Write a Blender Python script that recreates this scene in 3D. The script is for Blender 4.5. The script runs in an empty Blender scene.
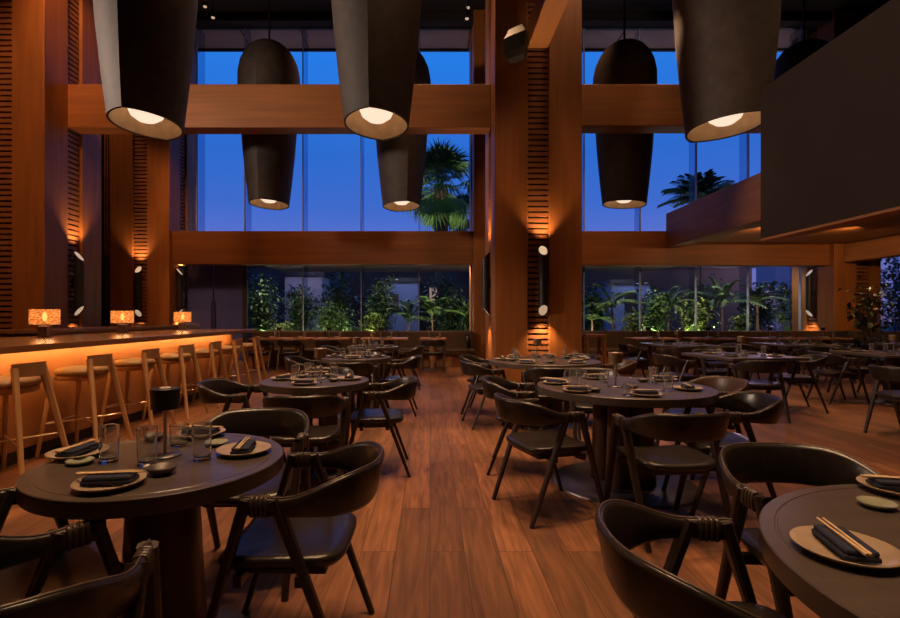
import bpy, bmesh, math, random
from mathutils import Vector, Matrix
R = math.radians
PI = math.pi
rnd = random.Random(7)
sc = bpy.context.scene
COL = sc.collection
F, HX, HY, EYE = 500.0, 430.0, 317.0, 1.30      # focal length in px, vanishing point, eye height

def on(x, y, z=0.0):                             # where the view ray through a pixel meets the level z
    Y = (EYE - z) * F / (y - HY)
    return ((x - HX) / F * Y, Y)

# ---------------------------------------------------------------- helpers
def link(o, parent=None):
    COL.objects.link(o)
    if parent is not None:
        o.parent = parent
    return o

def tag(o, label, cat, group=None):
    o['label'] = label
    o['category'] = cat
    if group:
        o['group'] = group
    return o

def thing(name, label, cat, loc=(0, 0, 0), rz=0.0, group=None):
    o = bpy.data.objects.new(name, None)
    o.empty_display_size = 0.1
    link(o)
    o.location = loc
    o.rotation_euler = (0, 0, rz)
    return tag(o, label, cat, group)

def copy_tree(o, parent=None):
    c = o.copy()
    COL.objects.link(c)
    if parent is not None:
        c.parent = parent
    for ch in list(o.children):
        copy_tree(ch, c)
    return c

class MB:
    """collects shapes into one mesh"""
    def __init__(s):
        s.v, s.f, s.sm = [], [], []

    def add(s, vs, fs, smooth=False, M=None):
        b = len(s.v)
        if M is not None:
            vs = [M @ Vector(v) for v in vs]
        s.v += [tuple(v) for v in vs]
        s.f += [tuple(i + b for i in f) for f in fs]
        s.sm += [smooth] * len(fs)
        return s

    def box(s, x0, x1, y0, y1, z0, z1, M=None, c=0.0):
        if c <= 0:
            vs = [(x0, y0, z0), (x1, y0, z0), (x1, y1, z0), (x0, y1, z0), (x0, y0, z1), (x1, y0, z1), (x1, y1, z1), (x0, y1, z1)]
            fs = [(0, 3, 2, 1), (4, 5, 6, 7), (0, 1, 5, 4), (1, 2, 6, 5), (2, 3, 7, 6), (3, 0, 4, 7)]
            return s.add(vs, fs, False, M)
        bm = bmesh.new()
        bmesh.ops.create_cube(bm, size=1.0)
        for v in bm.verts:
            v.co = Vector(((x0 + x1) / 2 + v.co.x * (x1 - x0), (y0 + y1) / 2 + v.co.y * (y1 - y0), (z0 + z1) / 2 + v.co.z * (z1 - z0)))
        bmesh.ops.bevel(bm, geom=list(bm.edges), offset=c, segments=2, affect='EDGES', profile=0.5)
        bm.verts.index_update()
        s.add([v.co.copy() for v in bm.verts], [[v.index for v in f.verts] for f in bm.faces], False, M)
        bm.free()
        return s

    def rings(s, rings, smooth=True, caps=(True, True), M=None, closed=False):
        """loft closed rings of equal length"""
        n = len(rings[0])
        vs = [p for r in rings for p in r]
        fs = []
        m = len(rings)
        for i in range(m if closed else m - 1):
            a, b = i * n, ((i + 1) % m) * n
            for j in range(n):
                k = (j + 1) % n
                fs.append((a + j, a + k, b + k, b + j))
        s.add(vs, fs, smooth, M)
        if not closed:
            if caps[0]:
                s.add(rings[0], [tuple(range(n))[::-1]], False, M)
            if caps[1]:
                s.add(rings[-1], [tuple(range(n))], False, M)
        return s

    def lathe(s, prof, n=32, M=None, smooth=True, caps=(True, True), c=(0, 0, 0)):
        rs = [[(c[0] + r * math.cos(2 * PI * k / n), c[1] + r * math.sin(2 * PI * k / n), c[2] + z) for k in range(n)] for r, z in prof]
        return s.rings(rs, smooth, caps, M)

    def hard(s, prof, n=48, M=None, c=(0, 0, 0)):
        """lathe whose profile corners stay crisp"""
        rs = [[(c[0] + r_ * math.cos(2 * PI * k / n), c[1] + r_ * math.sin(2 * PI * k / n), c[2] + z) for k in range(n)] for r_, z in prof]
        for i in range(len(rs) - 1):
            s.rings([rs[i], rs[i + 1]], True, (i == 0, i == len(rs) - 2), M)
        return s

    def bar(s, a, b, wa, wb=None, up=(0, 0, 1), smooth=False, n=4, M=None):
        """tapered bar from a to b; wa, wb are (half width, half depth)"""
        a, b = Vector(a), Vector(b)
        wb = wb or wa
        d = (b - a).normalized()
        u = Vector(up).cross(d)
        if u.length < 1e-4:
            u = Vector((1, 0, 0)).cross(d)
        u.normalize()
        w = d.cross(u)
        rs = []
        for p, (hx, hy) in ((a, wa), (b, wb)):
            if n == 4:
                cs = [(-1, -1), (1, -1), (1, 1), (-1, 1)]
            elif n == 8:
                q = .55
                cs = [(-q, -1), (q, -1), (1, -q), (1, q), (q, 1), (-q, 1), (-1, q), (-1, -q)]
            else:
                cs = [(math.cos(2 * PI * k / n), math.sin(2 * PI * k / n)) for k in range(n)]
            rs.append([tuple(p + u * (cx * hx) + w * (cy * hy)) for cx, cy in cs])
        return s.rings(rs, smooth, (True, True), M)

    def tube(s, pts, r, n=8, M=None, r2=None):
        pts = [Vector(p) for p in pts]
        rs = []
        for i, p in enumerate(pts):
            d = (pts[min(i + 1, len(pts) - 1)] - pts[max(i - 1, 0)]).normalized()
            u = Vector((0, 0, 1)).cross(d)
            if u.length < 1e-3:
                u = Vector((1, 0, 0)).cross(d)
            u.normalize()
            w = d.cross(u)
            t = i / max(1, len(pts) - 1)
            rr = r if r2 is None else r + (r2 - r) * t
            rs.append([tuple(p + (u * math.cos(2 * PI * k / n) + w * math.sin(2 * PI * k / n)) * rr) for k in range(n)])
        return s.rings(rs, True, (True, True), M)

    def build(s, name, mat, parent=None):
        me = bpy.data.meshes.new(name)
        me.from_pydata(s.v, [], s.f)
        me.polygons.foreach_set('use_smooth', s.sm)
        me.validate()
        me.update()
        me.materials.append(mat)
        return link(bpy.data.objects.new(name, me), parent)

def bx(x0, x1, y0, y1, z0, z1, c=0.0):
    return MB().box(x0, x1, y0, y1, z0, z1, None, c)

def struct(o):
    o['kind'] = 'structure'
    return o

# ---------------------------------------------------------------- materials
def new_mat(name):
    m = bpy.data.materials.new(name)
    m.use_nodes = True
    nt = m.node_tree
    for n in list(nt.nodes):
        nt.nodes.remove(n)
    out = nt.nodes.new('ShaderNodeOutputMaterial')
    b = nt.nodes.new('ShaderNodeBsdfPrincipled')
    nt.links.new(b.outputs[0], out.inputs[0])
    return m, nt, b, out

def srgb(r, g, b):
    f = lambda c: (c / 255 / 12.92) if c / 255 <= .04045 else ((c / 255 + .055) / 1.055) ** 2.4
    return (f(r), f(g), f(b), 1)

def mat_noise(name, c1, c2, rough=.5, scale=(6, 6, 6), metal=0.0, bump=.0, detail=4, coat=0.0, spec=.5):
    m, nt, b, out = new_mat(name)
    L = nt.links.new
    tc = nt.nodes.new('ShaderNodeTexCoord')
    mp = nt.nodes.new('ShaderNodeMapping')
    mp.inputs['Scale'].default_value = scale
    no = nt.nodes.new('ShaderNodeTexNoise')
    no.inputs['Scale'].default_value = 1.0
    no.inputs['Detail'].default_value = detail
    rp = nt.nodes.new('ShaderNodeValToRGB')
    rp.color_ramp.elements[0].position = .3
    rp.color_ramp.elements[1].position = .7
    rp.color_ramp.elements[0].color = c1
    rp.color_ramp.elements[1].color = c2
    L(tc.outputs['Object'], mp.inputs[0])
    L(mp.outputs[0], no.inputs['Vector'])
    L(no.outputs[0], rp.inputs[0])
    L(rp.outputs[0], b.inputs['Base Color'])
    b.inputs['Roughness'].default_value = rough
    b.inputs['Metallic'].default_value = metal
    b.inputs['Specular IOR Level'].default_value = spec
    b.inputs['Coat Weight'].default_value = coat
    if bump > 0:
        bp = nt.nodes.new('ShaderNodeBump')
        bp.inputs['Strength'].default_value = bump
        bp.inputs['Distance'].default_value = .01
        L(no.outputs[0], bp.inputs['Height'])
        L(bp.outputs[0], b.inputs['Normal'])
    return m

def mat_emit(name, col, strength, base=(.8, .8, .8, 1)):
    m, nt, b, out = new_mat(name)
    b.inputs['Base Color'].default_value = base
    b.inputs['Emission Color'].default_value = col
    b.inputs['Emission Strength'].default_value = strength
    return m

def mat_glass(name, tint=(1, 1, 1, 1), refl=.12, edge=.5, amp=1.0, rough=.02):
    m, nt, b, out = new_mat(name)
    nt.nodes.remove(b)
    L = nt.links.new
    tr = nt.nodes.new('ShaderNodeBsdfTransparent')
    tr.inputs[0].default_value = tint
    gl = nt.nodes.new('ShaderNodeBsdfGlossy')
    gl.inputs['Roughness'].default_value = rough
    fr = nt.nodes.new('ShaderNodeLayerWeight')
    fr.inputs[0].default_value = edge
    ml = nt.nodes.new('ShaderNodeMath')
    ml.operation = 'MULTIPLY_ADD'
    ml.inputs[1].default_value = amp
    ml.inputs[2].default_value = refl
    ml.use_clamp = True
    mx = nt.nodes.new('ShaderNodeMixShader')
    L(fr.outputs[1], ml.inputs[0])
    L(ml.outputs[0], mx.inputs[0])
    L(tr.outputs[0], mx.inputs[1])
    L(gl.outputs[0], mx.inputs[2])
    L(mx.outputs[0], out.inputs[0])
    return m

def mat_floor():
    m, nt, b, out = new_mat('oak_planks')
    L = nt.links.new
    tc = nt.nodes.new('ShaderNodeTexCoord')
    sp = nt.nodes.new('ShaderNodeSeparateXYZ')
    cb = nt.nodes.new('ShaderNodeCombineXYZ')
    L(tc.outputs['Object'], sp.inputs[0])
    L(sp.outputs['Y'], cb.inputs['X'])
    L(sp.outputs['X'], cb.inputs['Y'])
    br = nt.nodes.new('ShaderNodeTexBrick')
    br.offset = .37
    br.offset_frequency = 2
    br.inputs['Scale'].default_value = 1.0
    br.inputs['Brick Width'].default_value = 1.7
    br.inputs['Row Height'].default_value = .19
    br.inputs['Mortar Size'].default_value = .0024
    br.inputs['Mortar Smooth'].default_value = .3
    br.inputs['Color1'].default_value = (.0, .0, .0, 1)
    br.inputs['Color2'].default_value = (1, 1, 1, 1)
    br.inputs['Mortar'].default_value = (.5, .5, .5, 1)
    L(cb.outputs[0], br.inputs['Vector'])
    mp = nt.nodes.new('ShaderNodeMapping')
    mp.inputs['Scale'].default_value = (2.2, 26, 1)
    L(cb.outputs[0], mp.inputs[0])
    # shift the grain per plank
    ad = nt.nodes.new('ShaderNodeVectorMath')
    ad.operation = 'ADD'
    L(mp.outputs[0], ad.inputs[0])
    sc_ = nt.nodes.new('ShaderNodeVectorMath')
    sc_.operation = 'SCALE'
    sc_.inputs['Scale'].default_value = 17.0
    L(br.outputs['Color'], sc_.inputs[0])
    L(sc_.outputs[0], ad.inputs[1])
    no = nt.nodes.new('ShaderNodeTexNoise')
    no.inputs['Scale'].default_value = 1.0
    no.inputs['Detail'].default_value = 6
    no.inputs['Distortion'].default_value = .8
    L(ad.outputs[0], no.inputs['Vector'])
    n2 = nt.nodes.new('ShaderNodeTexNoise')
    n2.inputs['Scale'].default_value = 1.3
    n2.inputs['Detail'].default_value = 3
    L(cb.outputs[0], n2.inputs['Vector'])
    r1 = nt.nodes.new('ShaderNodeValToRGB')
    r1.color_ramp.elements[0].position = .3
    r1.color_ramp.elements[0].color = (.110, .044, .018, 1)
    r1.color_ramp.elements[1].position = .72
    r1.color_ramp.elements[1].color = (.27, .118, .050, 1)
    L(no.outputs[0], r1.inputs[0])
    r2 = nt.nodes.new('ShaderNodeValToRGB')
    r2.color_ramp.elements[0].color = (.45, .42, .40, 1)
    r2.color_ramp.elements[1].color = (1.15, 1.08, 1.0, 1)
    L(br.outputs['Color'], r2.inputs[0])
    mu = nt.nodes.new('ShaderNodeMix')
    mu.data_type = 'RGBA'
    mu.blend_type = 'MULTIPLY'
    mu.inputs['Factor'].default_value = .8
    L(r1.outputs[0], mu.inputs['A'])
    L(r2.outputs[0], mu.inputs['B'])
    r3 = nt.nodes.new('ShaderNodeValToRGB')
    r3.color_ramp.elements[0].color = (.75, .72, .7, 1)
    r3.color_ramp.elements[1].color = (1.1, 1.1, 1.1, 1)
    L(n2.outputs[0], r3.inputs[0])
    m3 = nt.nodes.new('ShaderNodeMix')
    m3.data_type = 'RGBA'
    m3.blend_type = 'MULTIPLY'
    m3.inputs['Factor'].default_value = 1
    L(mu.outputs['Result'], m3.inputs['A'])
    L(r3.outputs[0], m3.inputs['B'])
    m4 = nt.nodes.new('ShaderNodeMix')
    m4.data_type = 'RGBA'
    L(br.outputs['Fac'], m4.inputs['Factor'])
    L(m3.outputs['Result'], m4.inputs['A'])
    m4.inputs['B'].default_value = (.03, .013, .008, 1)
    L(m4.outputs['Result'], b.inputs['Base Color'])
    b.inputs['Roughness'].default_value = .52
    b.inputs['Specular IOR Level'].default_value = .35
    bp = nt.nodes.new('ShaderNodeBump')
    bp.inputs['Strength'].default_value = .25
    bp.inputs['Distance'].default_value = .004
    L(no.outputs[0], bp.inputs['Height'])
    L(bp.outputs[0], b.inputs['Normal'])
    return m

M = {}
M['floor'] = mat_floor()
M['wood_v'] = mat_noise('oiled_timber_upright', (.205, .069, .012, 1), (.30, .106, .020, 1), .55, (9, 9, .7), bump=.1)
M['wood_x'] = mat_noise('oiled_timber_crosswise', (.175, .058, .010, 1), (.255, .089, .017, 1), .55, (.5, 6, 11), bump=.1)
M['wood_y'] = mat_noise('oiled_timber_lengthwise', (.25, .098, .026, 1), (.36, .145, .040, 1), .55, (6, .6, 9), bump=.1)
M['slat'] = mat_noise('timber_slats', (.17, .058, .014, 1), (.25, .088, .022, 1), .6, (3, 3, 8))
M['dark_wall'] = mat_noise('dark_stained_panel', (.035, .014, .008, 1), (.055, .023, .013, 1), .6, (4, 4, .5))
M['bar_wood'] = mat_noise('bar_front_veneer', (.27, .115, .04, 1), (.37, .165, .06, 1), .5, (3, 3, .9))
M['bar_top'] = mat_noise('bar_top_wood', (.17, .08, .036, 1), (.26, .125, .055, 1), .22, (8, .8, 8))
M['stool'] = mat_noise('stool_oak', (.42, .23, .10, 1), (.55, .32, .15, 1), .5, (8, 8, 2))
M['cushion'] = mat_noise('tan_leather', (.34, .20, .075, 1), (.45, .275, .11, 1), .45, (30, 30, 30), bump=.08)
M['brass'] = mat_noise('pale_metal', (.75, .62, .42, 1), (.8, .68, .48, 1), .3, metal=1.0)
M['chair'] = mat_noise('black_brown_ash', (.018, .010, .007, 1), (.032, .018, .013, 1), .42, (12, 12, 3), bump=.08)
M['leather'] = mat_noise('black_leather', (.014, .010, .008, 1), (.024, .018, .015, 1), .30, (40, 40, 40), bump=.12)
M['leather_lit'] = mat_noise('lit_leather', (.05, .025, .012, 1), (.085, .043, .02, 1), .4, (40, 40, 40), bump=.12)  # the dark chair leather with warm light put into its colour
M['cord'] = mat_noise('leather_cord', (.045, .03, .021, 1), (.085, .056, .04, 1), .35, (60, 60, 60), bump=.2)
M['table'] = mat_noise('dark_table_wood', (.066, .050, .041, 1), (.098, .075, .062, 1), .3, (1.5, 14, 4), bump=.03)
M['pedestal'] = mat_noise('walnut_pedestal', (.055, .026, .015, 1), (.095, .045, .026, 1), .4, (9, 9, 1.2))
M['base_metal'] = mat_noise('bronze_plate', (.22, .20, .22, 1), (.30, .28, .30, 1), .33, metal=.8)
M['black_metal'] = mat_noise('black_metal', (.012, .011, .012, 1), (.02, .018, .019, 1), .45)
M['steel'] = mat_noise('brushed_steel', (.45, .42, .40, 1), (.6, .57, .54, 1), .3, metal=.9)
M['plate'] = mat_noise('tan_stoneware', (.32, .235, .155, 1), (.42, .32, .22, 1), .35, (14, 14, 14))
M['bowl'] = mat_noise('grey_stoneware', (.05, .042, .035, 1), (.10, .085, .07, 1), .4, (20, 20, 20))
M['jade'] = mat_noise('green_glaze', (.24, .27, .19, 1), (.36, .36, .26, 1), .15, (20, 20, 20))
M['napkin'] = mat_noise('navy_linen', (.010, .014, .036, 1), (.018, .024, .058, 1), .85, (90, 90, 90), bump=.15)
M['stick'] = mat_noise('pale_bamboo', (.68, .48, .26, 1), (.8, .58, .34, 1), .5, (10, 10, 10))
M['white'] = mat_noise('white_porcelain', (.7, .66, .6, 1), (.8, .76, .7, 1), .3)
M['glass'], _nt, _b, _o = new_mat('drinking_glass')
_b.inputs['Base Color'].default_value = (.97, .97, .97, 1)
_b.inputs['Roughness'].default_value = .01
_b.inputs['IOR'].default_value = 1.42
_b.inputs['Transmission Weight'].default_value = .95
_b.inputs['Coat Weight'].default_value = .6
M['pane'] = mat_glass('window_glass', (.97, .98, 1, 1), .001, .2, .04, .3)
M['fin'] = mat_glass('glass_fin', (.72, .78, .86, 1), .01, .2, .2, .1)
M['pendant'] = mat_noise('dark_papier_shade', (.026, .020, .017, 1), (.050, .039, .033, 1), .7, (5, 5, 5), bump=.35, detail=8)
M['pendant_in'] = mat_noise('warm_inner_shade', (.42, .27, .14, 1), (.55, .37, .2, 1), .7, (6, 6, 6), bump=.2)
M['bulb'] = mat_emit('glowing_globe', (1.0, .80, .60, 1), .95)
M['ceiling'] = mat_noise('black_ceiling', (.008, .006, .007, 1), (.013, .010, .011, 1), .8)
M['soffit'] = mat_noise('exterior_soffit', (.36, .27, .27, 1), (.44, .33, .33, 1), .6, (.6, .6, .6))
M['frame'] = mat_noise('dark_window_frame', (.015, .012, .016, 1), (.025, .02, .026, 1), .5)
M['mullion'] = mat_noise('grey_mullion', (.22, .25, .32, 1), (.26, .29, .37, 1), .5)
M['banquette'] = mat_noise('brown_banquette_leather', (.052, .030, .017, 1), (.08, .046, .026, 1), .45, (8, 8, 8))
M['panel'] = mat_noise('dark_brown_panel', (.015, .0065, .004, 1), (.019, .008, .005, 1), .8, (2, 2, 2))
M['door'] = mat_noise('dusk_tint_door', (.045, .065, .26, 1), (.08, .10, .36, 1), .25, (.8, .8, .35))  # dusk seen in the glass, painted as an opaque violet
M['leaf'] = mat_noise('green_leaves', (.035, .085, .02, 1), (.09, .17, .04, 1), .5, (2.5, 2.5, 2.5))
M['leaf2'] = mat_noise('dark_green_leaves', (.028, .06, .022, 1), (.07, .125, .04, 1), .45, (2.5, 2.5, 2.5))
M['leaf3'] = mat_noise('bright_leaves', (.10, .17, .03, 1), (.20, .27, .06, 1), .5, (3, 3, 3))
M['bark'] = mat_noise('bark', (.07, .045, .028, 1), (.13, .085, .055, 1), .85, (6, 6, 20), bump=.5)
M['hedge'] = mat_noise('hedge', (.012, .03, .012, 1), (.035, .07, .025, 1), .8, (3, 3, 3), bump=.6)
M['ground'] = mat_noise('outdoor_paving', (.06, .055, .06, 1), (.10, .09, .095, 1), .8, (1, 1, 1))
M['plaster'] = mat_noise('pale_render', (.40, .36, .42, 1), (.5, .45, .52, 1), .8, (.5, .5, .5))
M['dusk_wall'] = mat_noise('dusk_wall', (.040, .032, .034, 1), (.065, .052, .054, 1), .8, (.5, .5, .5))
M['blue_render'] = mat_noise('blue_render', (.16, .22, .42, 1), (.22, .28, .5, 1), .8, (.5, .5, .5))
M['plinth'] = mat_noise('planter_wall', (.07, .05, .04, 1), (.1, .075, .06, 1), .7)
M['win_lit'] = mat_emit('lit_window', (1.0, .6, .28, 1), .25)
M['led'] = mat_emit('led_strip', (1.0, .50, .14, 1), 1.0)
M['lens'] = mat_emit('lamp_lens', (1.0, .72, .48, 1), .4)

def mat_lattice():
    m, nt, b, out = new_mat('amber_lattice_glass')
    L = nt.links.new
    tc = nt.nodes.new('ShaderNodeTexCoord')
    mp = nt.nodes.new('ShaderNodeMapping')
    mp.inputs['Scale'].default_value = (38, 38, 70)
    L(tc.outputs['Object'], mp.inputs[0])
    vo = nt.nodes.new('ShaderNodeTexVoronoi')
    vo.distance = 'MANHATTAN'
    vo.inputs['Scale'].default_value = 1.0
    L(mp.outputs[0], vo.inputs['Vector'])
    rp = nt.nodes.new('ShaderNodeValToRGB')
    rp.color_ramp.elements[0].color = (1.0, .62, .24, 1)
    rp.color_ramp.elements[1].color = (.35, .12, .02, 1)
    L(vo.outputs['Distance'], rp.inputs[0])
    L(rp.outputs[0], b.inputs['Emission Color'])
    b.inputs['Emission Strength'].default_value = .75
    L(rp.outputs[0], b.inputs['Base Color'])
    tr = nt.nodes.new('ShaderNodeBsdfTransparent')
    tr.inputs[0].default_value = (1, .8, .5, 1)
    mx = nt.nodes.new('ShaderNodeMixShader')
    mx.inputs[0].default_value = .48
    L(b.outputs[0], mx.inputs[1])
    L(tr.outputs[0], mx.inputs[2])
    L(mx.outputs[0], out.inputs[0])
    return m
M['filament'] = mat_emit('hot_bulb', (1.0, .85, .6, 1), 4.0)
M['lattice'] = mat_lattice()

# ---------------------------------------------------------------- room shell
YG = 14.7            # the glass line
ZC = 9.85            # ceiling
DA, DB = 9.4, 13.9   # front faces of the two rows of columns
PW, SW = .62, .40    # post and slat widths
XR_A = -7.25         # right side of the left columns
XL_C = 1.22          # left side of the middle columns
XL_E = 11.24
struct(bx(-9.6, 15.2, -4.2, YG, -.1, 0).build('floor', M['floor']))
struct(bx(-9.6, 15.2, -4.2, 14.25, ZC, ZC + .2).build('ceiling', M['ceiling']))
struct(bx(-9.6, -9.3, -4.2, 14.9, 0, ZC).build('wall_left', M['dark_wall']))
struct(bx(14.9, 15.2, -4.2, 14.9, 0, ZC).build('wall_right', M['dark_wall']))
struct(bx(-9.6, 15.2, -4.5, -4.2, 0, ZC).build('wall_near', M['dark_wall']))
struct(bx(-9.3, -8.6, 14.3, 14.6, 0, ZC).build('wall_back', M['dark_wall']))
# dark upright battens high on the strip of back wall
bt = MB()
for i in range(9):
    x = -9.28 + i * .075
    bt.box(x, x + .035, 14.24, 14.3, 3.05, ZC)
struct(bt.build('trim_1', M['slat']))
struct(bx(-9.3, XL_E + 3.6, 14.0, 14.3, ZC - .25, ZC).build('trim_2', M['ceiling']))

def window(n, x0, x1, z0, z1, mulls, parts=True):
    w = bpy.data.objects.new('window_%d' % n, None)
    link(w)
    w['kind'] = 'structure'
    bx(x0, x1, YG - .006, YG + .006, z0, z1).build('window_pane', M['pane'], w)
    fr = MB()
    fr.box(x0, x1, YG - .05, YG + .05, z1 - .08, z1)
    fr.box(x0, x1, YG - .05, YG + .05, z0, z0 + .08)
    fr.build('window_frame', M['frame'], w)
    fr = MB()
    for x in mulls:
        fr.box(x - .009, x + .009, YG - .05, YG + .05, z0 + .08, z1 - .08)
    fr.build('window_mullion', M['mullion'], w)
    fn = MB()
    for x in mulls:
        fn.box(x + .02, x + .035, YG + .05, YG + .45, z0, z1)
    fn.build('glass_fin', M['fin'], w)
    return w
wx = lambda px: (px - HX) / F * YG
window(1, -5.5, XL_C, 0, ZC, [wx(p) for p in (245, 303, 361, 419)])
window(2, XL_C + 1.64, XL_E, 0, ZC, [wx(p) for p in (584, 640, 696, 748, 800)])
window(3, XL_E + 1.25, 14.9, 0, ZC, [14.0])
window(4, XR_A, -5.5, 2.95, ZC, [wx(197)])
# double glass door, dusk light painted into its leaves as violet
d = bpy.data.objects.new('door_1', None)
link(d)
d['kind'] = 'structure'
for s in (0, 1):
    x0 = -7.2 + s * .86
    lf = bx(x0, x0 + .84, YG - .03, YG + .03, .02, 2.93, .006).build('door_leaf', M['door'], d)
    hx = -6.34 + (-.05 if s == 0 else .05)
    hm = MB()
    hm.tube([(hx, YG - .09, .95), (hx, YG - .09, 1.78)], .014)
    hm.tube([(hx, YG - .09, 1.05), (hx, YG - .02, 1.05)], .009)
    hm.tube([(hx, YG - .09, 1.68), (hx, YG - .02, 1.68)], .009)
    hm.build('door_handle', M['black_metal'], lf)
bx(-5.48, -5.36, YG - .08, YG + .02, 0, 2.95).build('door_jamb', M['frame'], d)

# ---------------------------------------------------------------- timber columns
def column(x0, y0, label, w2=PW, ztop=ZC, slatside=(True, True)):
    t = thing('timber_column', label, 'column', (x0, y0, 0))
    W = PW + SW + w2
    Dp = 2 * PW + SW
    for (a, b, c, d_) in ((0, PW, 0, PW), (PW + SW, W, 0, PW), (0, PW, PW + SW, Dp), (PW + SW, W, PW + SW, Dp)):
        bx(a, b, c, d_, 0, ztop, .012).build('post', M['wood_v'], t)
    # slats on the front and on both sides
    bx(PW, PW + SW, .20, Dp - .20, 0, ztop - .01).build('core', M['dark_wall'], t)
    m = MB()
    k = 0
    z = .05
    while z < ztop - .15:
        m.box(PW, PW + SW, .07, .20, z, z + .07)
        z += .105
    m.build('slat_panel', M['slat'], t)
    for side in (0, 1):
        m = MB()
        z = .05
        while z < ztop - .15:
            if side == 0:
                m.box(.06, .20, PW, PW + SW, z, z + .07)
            else:
                m.box(W - .20, W - .06, PW, PW + SW, z, z + .07)
            z += .105
        m.build('slat_panel', M['slat'], t)
    bx(.20, W - .20, PW, PW + SW, 0, ztop - .01).build('core', M['dark_wall'], t)
    return t
W4 = 2 * PW + SW
column(XR_A - W4, DA, 'near left timber column of four posts with slats between, behind the bar')
column(XR_A - W4, DB, 'far left timber column beside the dusk-lit door, slats lit between its posts')
column(XL_C, DA, 'broad middle timber column with black speaker and slatted strip down its front')
column(XL_C, DB, 'timber column at the window line hidden mostly behind the broad middle column')
column(XL_E, DB, 'far right timber column under the mezzanine beams, plants beside it', w2=.28)

def beam(x0, x1, y0, y1, z0, z1, mat, label):
    return tag(bx(x0, x1, y0, y1, z0, z1, .012).build('timber_beam', mat), label, 'beam')
beam(XR_A, XL_C, 10.0, 10.38, 5.09, 5.96, M['wood_x'], 'upper timber beam across the left window bay, nearer row')
beam(XL_C + W4, 14.85, 10.0, 10.42, 5.12, 5.96, M['wood_x'], 'upper timber beam across the right bay behind the right pendant')
beam(XR_A, XL_C, 14.06, 14.5, 2.79, 3.72, M['wood_x'], 'lower timber beam across the left bay above the window plants')
beam(XL_C + W4, XL_E, 14.06, 14.5, 2.76, 3.72, M['wood_x'], 'lower timber beam across the right bay above the window plants')
beam(1.83, 2.21, -1.0, DA - .02, 6.34, 6.8, M['wood_y'], 'timber roof beam running overhead to the slatted strip of the middle column')
beam(6.62, 7.0, 2.0, 14.03, 3.24, 4.20, M['wood_y'], 'timber edge beam of the mezzanine running back behind the dark hanging panel')
beam(11.5, 11.85, 2.0, 13.88, 2.82, 3.32, M['wood_y'], 'timber beam running from the far right column towards the room')
struct(bx(7.0, 14.9, 2.0, 14.05, 3.34, 3.6).build('ceiling_mezzanine', M['wood_x']))

# ---------------------------------------------------------------- hanging dark display panel
t = thing('display_panel', 'huge dark flat panel hanging at the upper right with a glowing lower edge', 'panel', (4.1, 1.5, 2.24))
bx(0, .2, 0, 4.7, .03, 1.88).build('panel_body', M['panel'], t)
bx(0, .2, 0, 4.7, 0, .028).build('bottom_trim', M['wood_y'], t)
for y in (.6, 2.2):
    MB().tube([(.1, y, 1.88), (.1, y, ZC - 2.24)], .012).build('hanging_rod', M['black_metal'], t)

# ---------------------------------------------------------------- giant pendants
def vesica(w, n=22):
    """closed unit outline, pointed at +Y and -Y, half width w"""
    Rr = (1 + w * w) / (2 * w)
    th = math.asin(min(1, 1 / Rr)) if w <= 1 else PI / 2
    pts = []
    for k in range(n):
        a = th - 2 * th * k / n
        pts.append((Rr * math.cos(a) - (Rr - w), Rr * math.sin(a)))
    for k in range(n):
        a = -th + 2 * th * k / n
        pts.append((-(Rr * math.cos(a) - (Rr - w)), Rr * math.sin(a)))
    return pts
def make_pendant():
    t = thing('pendant_lamp', '', 'lamp')
    H = 3.95
    prof = [(0.0, .44), (.5, .50), (1.2, .575), (1.75, .62), (2.3, .665), (2.7, .695), (3.0, .695), (3.25, .65), (3.45, .56), (3.6, .45), (3.7, .32), (3.76, .14)]
    def ring(r, z, pinch=0):
        w = min(.98, .71 + .25 * max(0, z) / 3.0)
        return [(x * r / w, y * r / w, z) for x, y in vesica(w)]
    m = MB()
    rs = [ring(r, z) for z, r in prof]
    m.rings(rs, True, (False, True))
    o = shade_ = m.build('shade', M['pendant'], t)
    mk = o.data
    # the two seams stay sharp
    n = len(vesica(.8))
    sharp = mk.attributes.new('sharp_edge', 'BOOLEAN', 'EDGE')
    for e in mk.edges:
        a, b = e.vertices
        if a % n in (0, n // 2) and b % n in (0, n // 2) and abs(a - b) == n and min(a, b) < n * 7:
            sharp.data[e.index].value = True
    m = MB()
    pin = [(0.0, .415), (.5, .465), (1.1, .52), (1.15, .3), (1.16, .02)]
    rs = [ring(r, z, 0) for z, r in pin]
    m.rings(rs[::-1], True, (True, False))
    m.build('liner', M['pendant_in'], shade_)
    m = MB()
    a, b = ring(.44, 0, 0), ring(.415, 0, 0)
    nn = len(a)
    a2 = [(x, y, -.012) for x, y, z in a]
    b2 = [(x, y, -.012) for x, y, z in b]
    m.rings([a, a2, b2, b], False, (False, False))
    m.build('rim', M['pendant'], shade_)
    m = MB()
    m.lathe([(.02, 0), (.12, .02), (.2, .08), (.24, .17), (.25, .25), (.24, .33), (.2, .42), (.12, .48), (.02, .5)], 28, c=(0, 0, .03))
    m.build('globe', M['bulb'], t)
    MB().tube([(0, 0, 3.74), (0, 0, 12)], .025).build('hanging_cord', M['black_metal'], t)
    MB().tube([(0, 0, .5), (0, 0, 1.16)], .03).build('lamp_holder', M['steel'], t)
    return t
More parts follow.
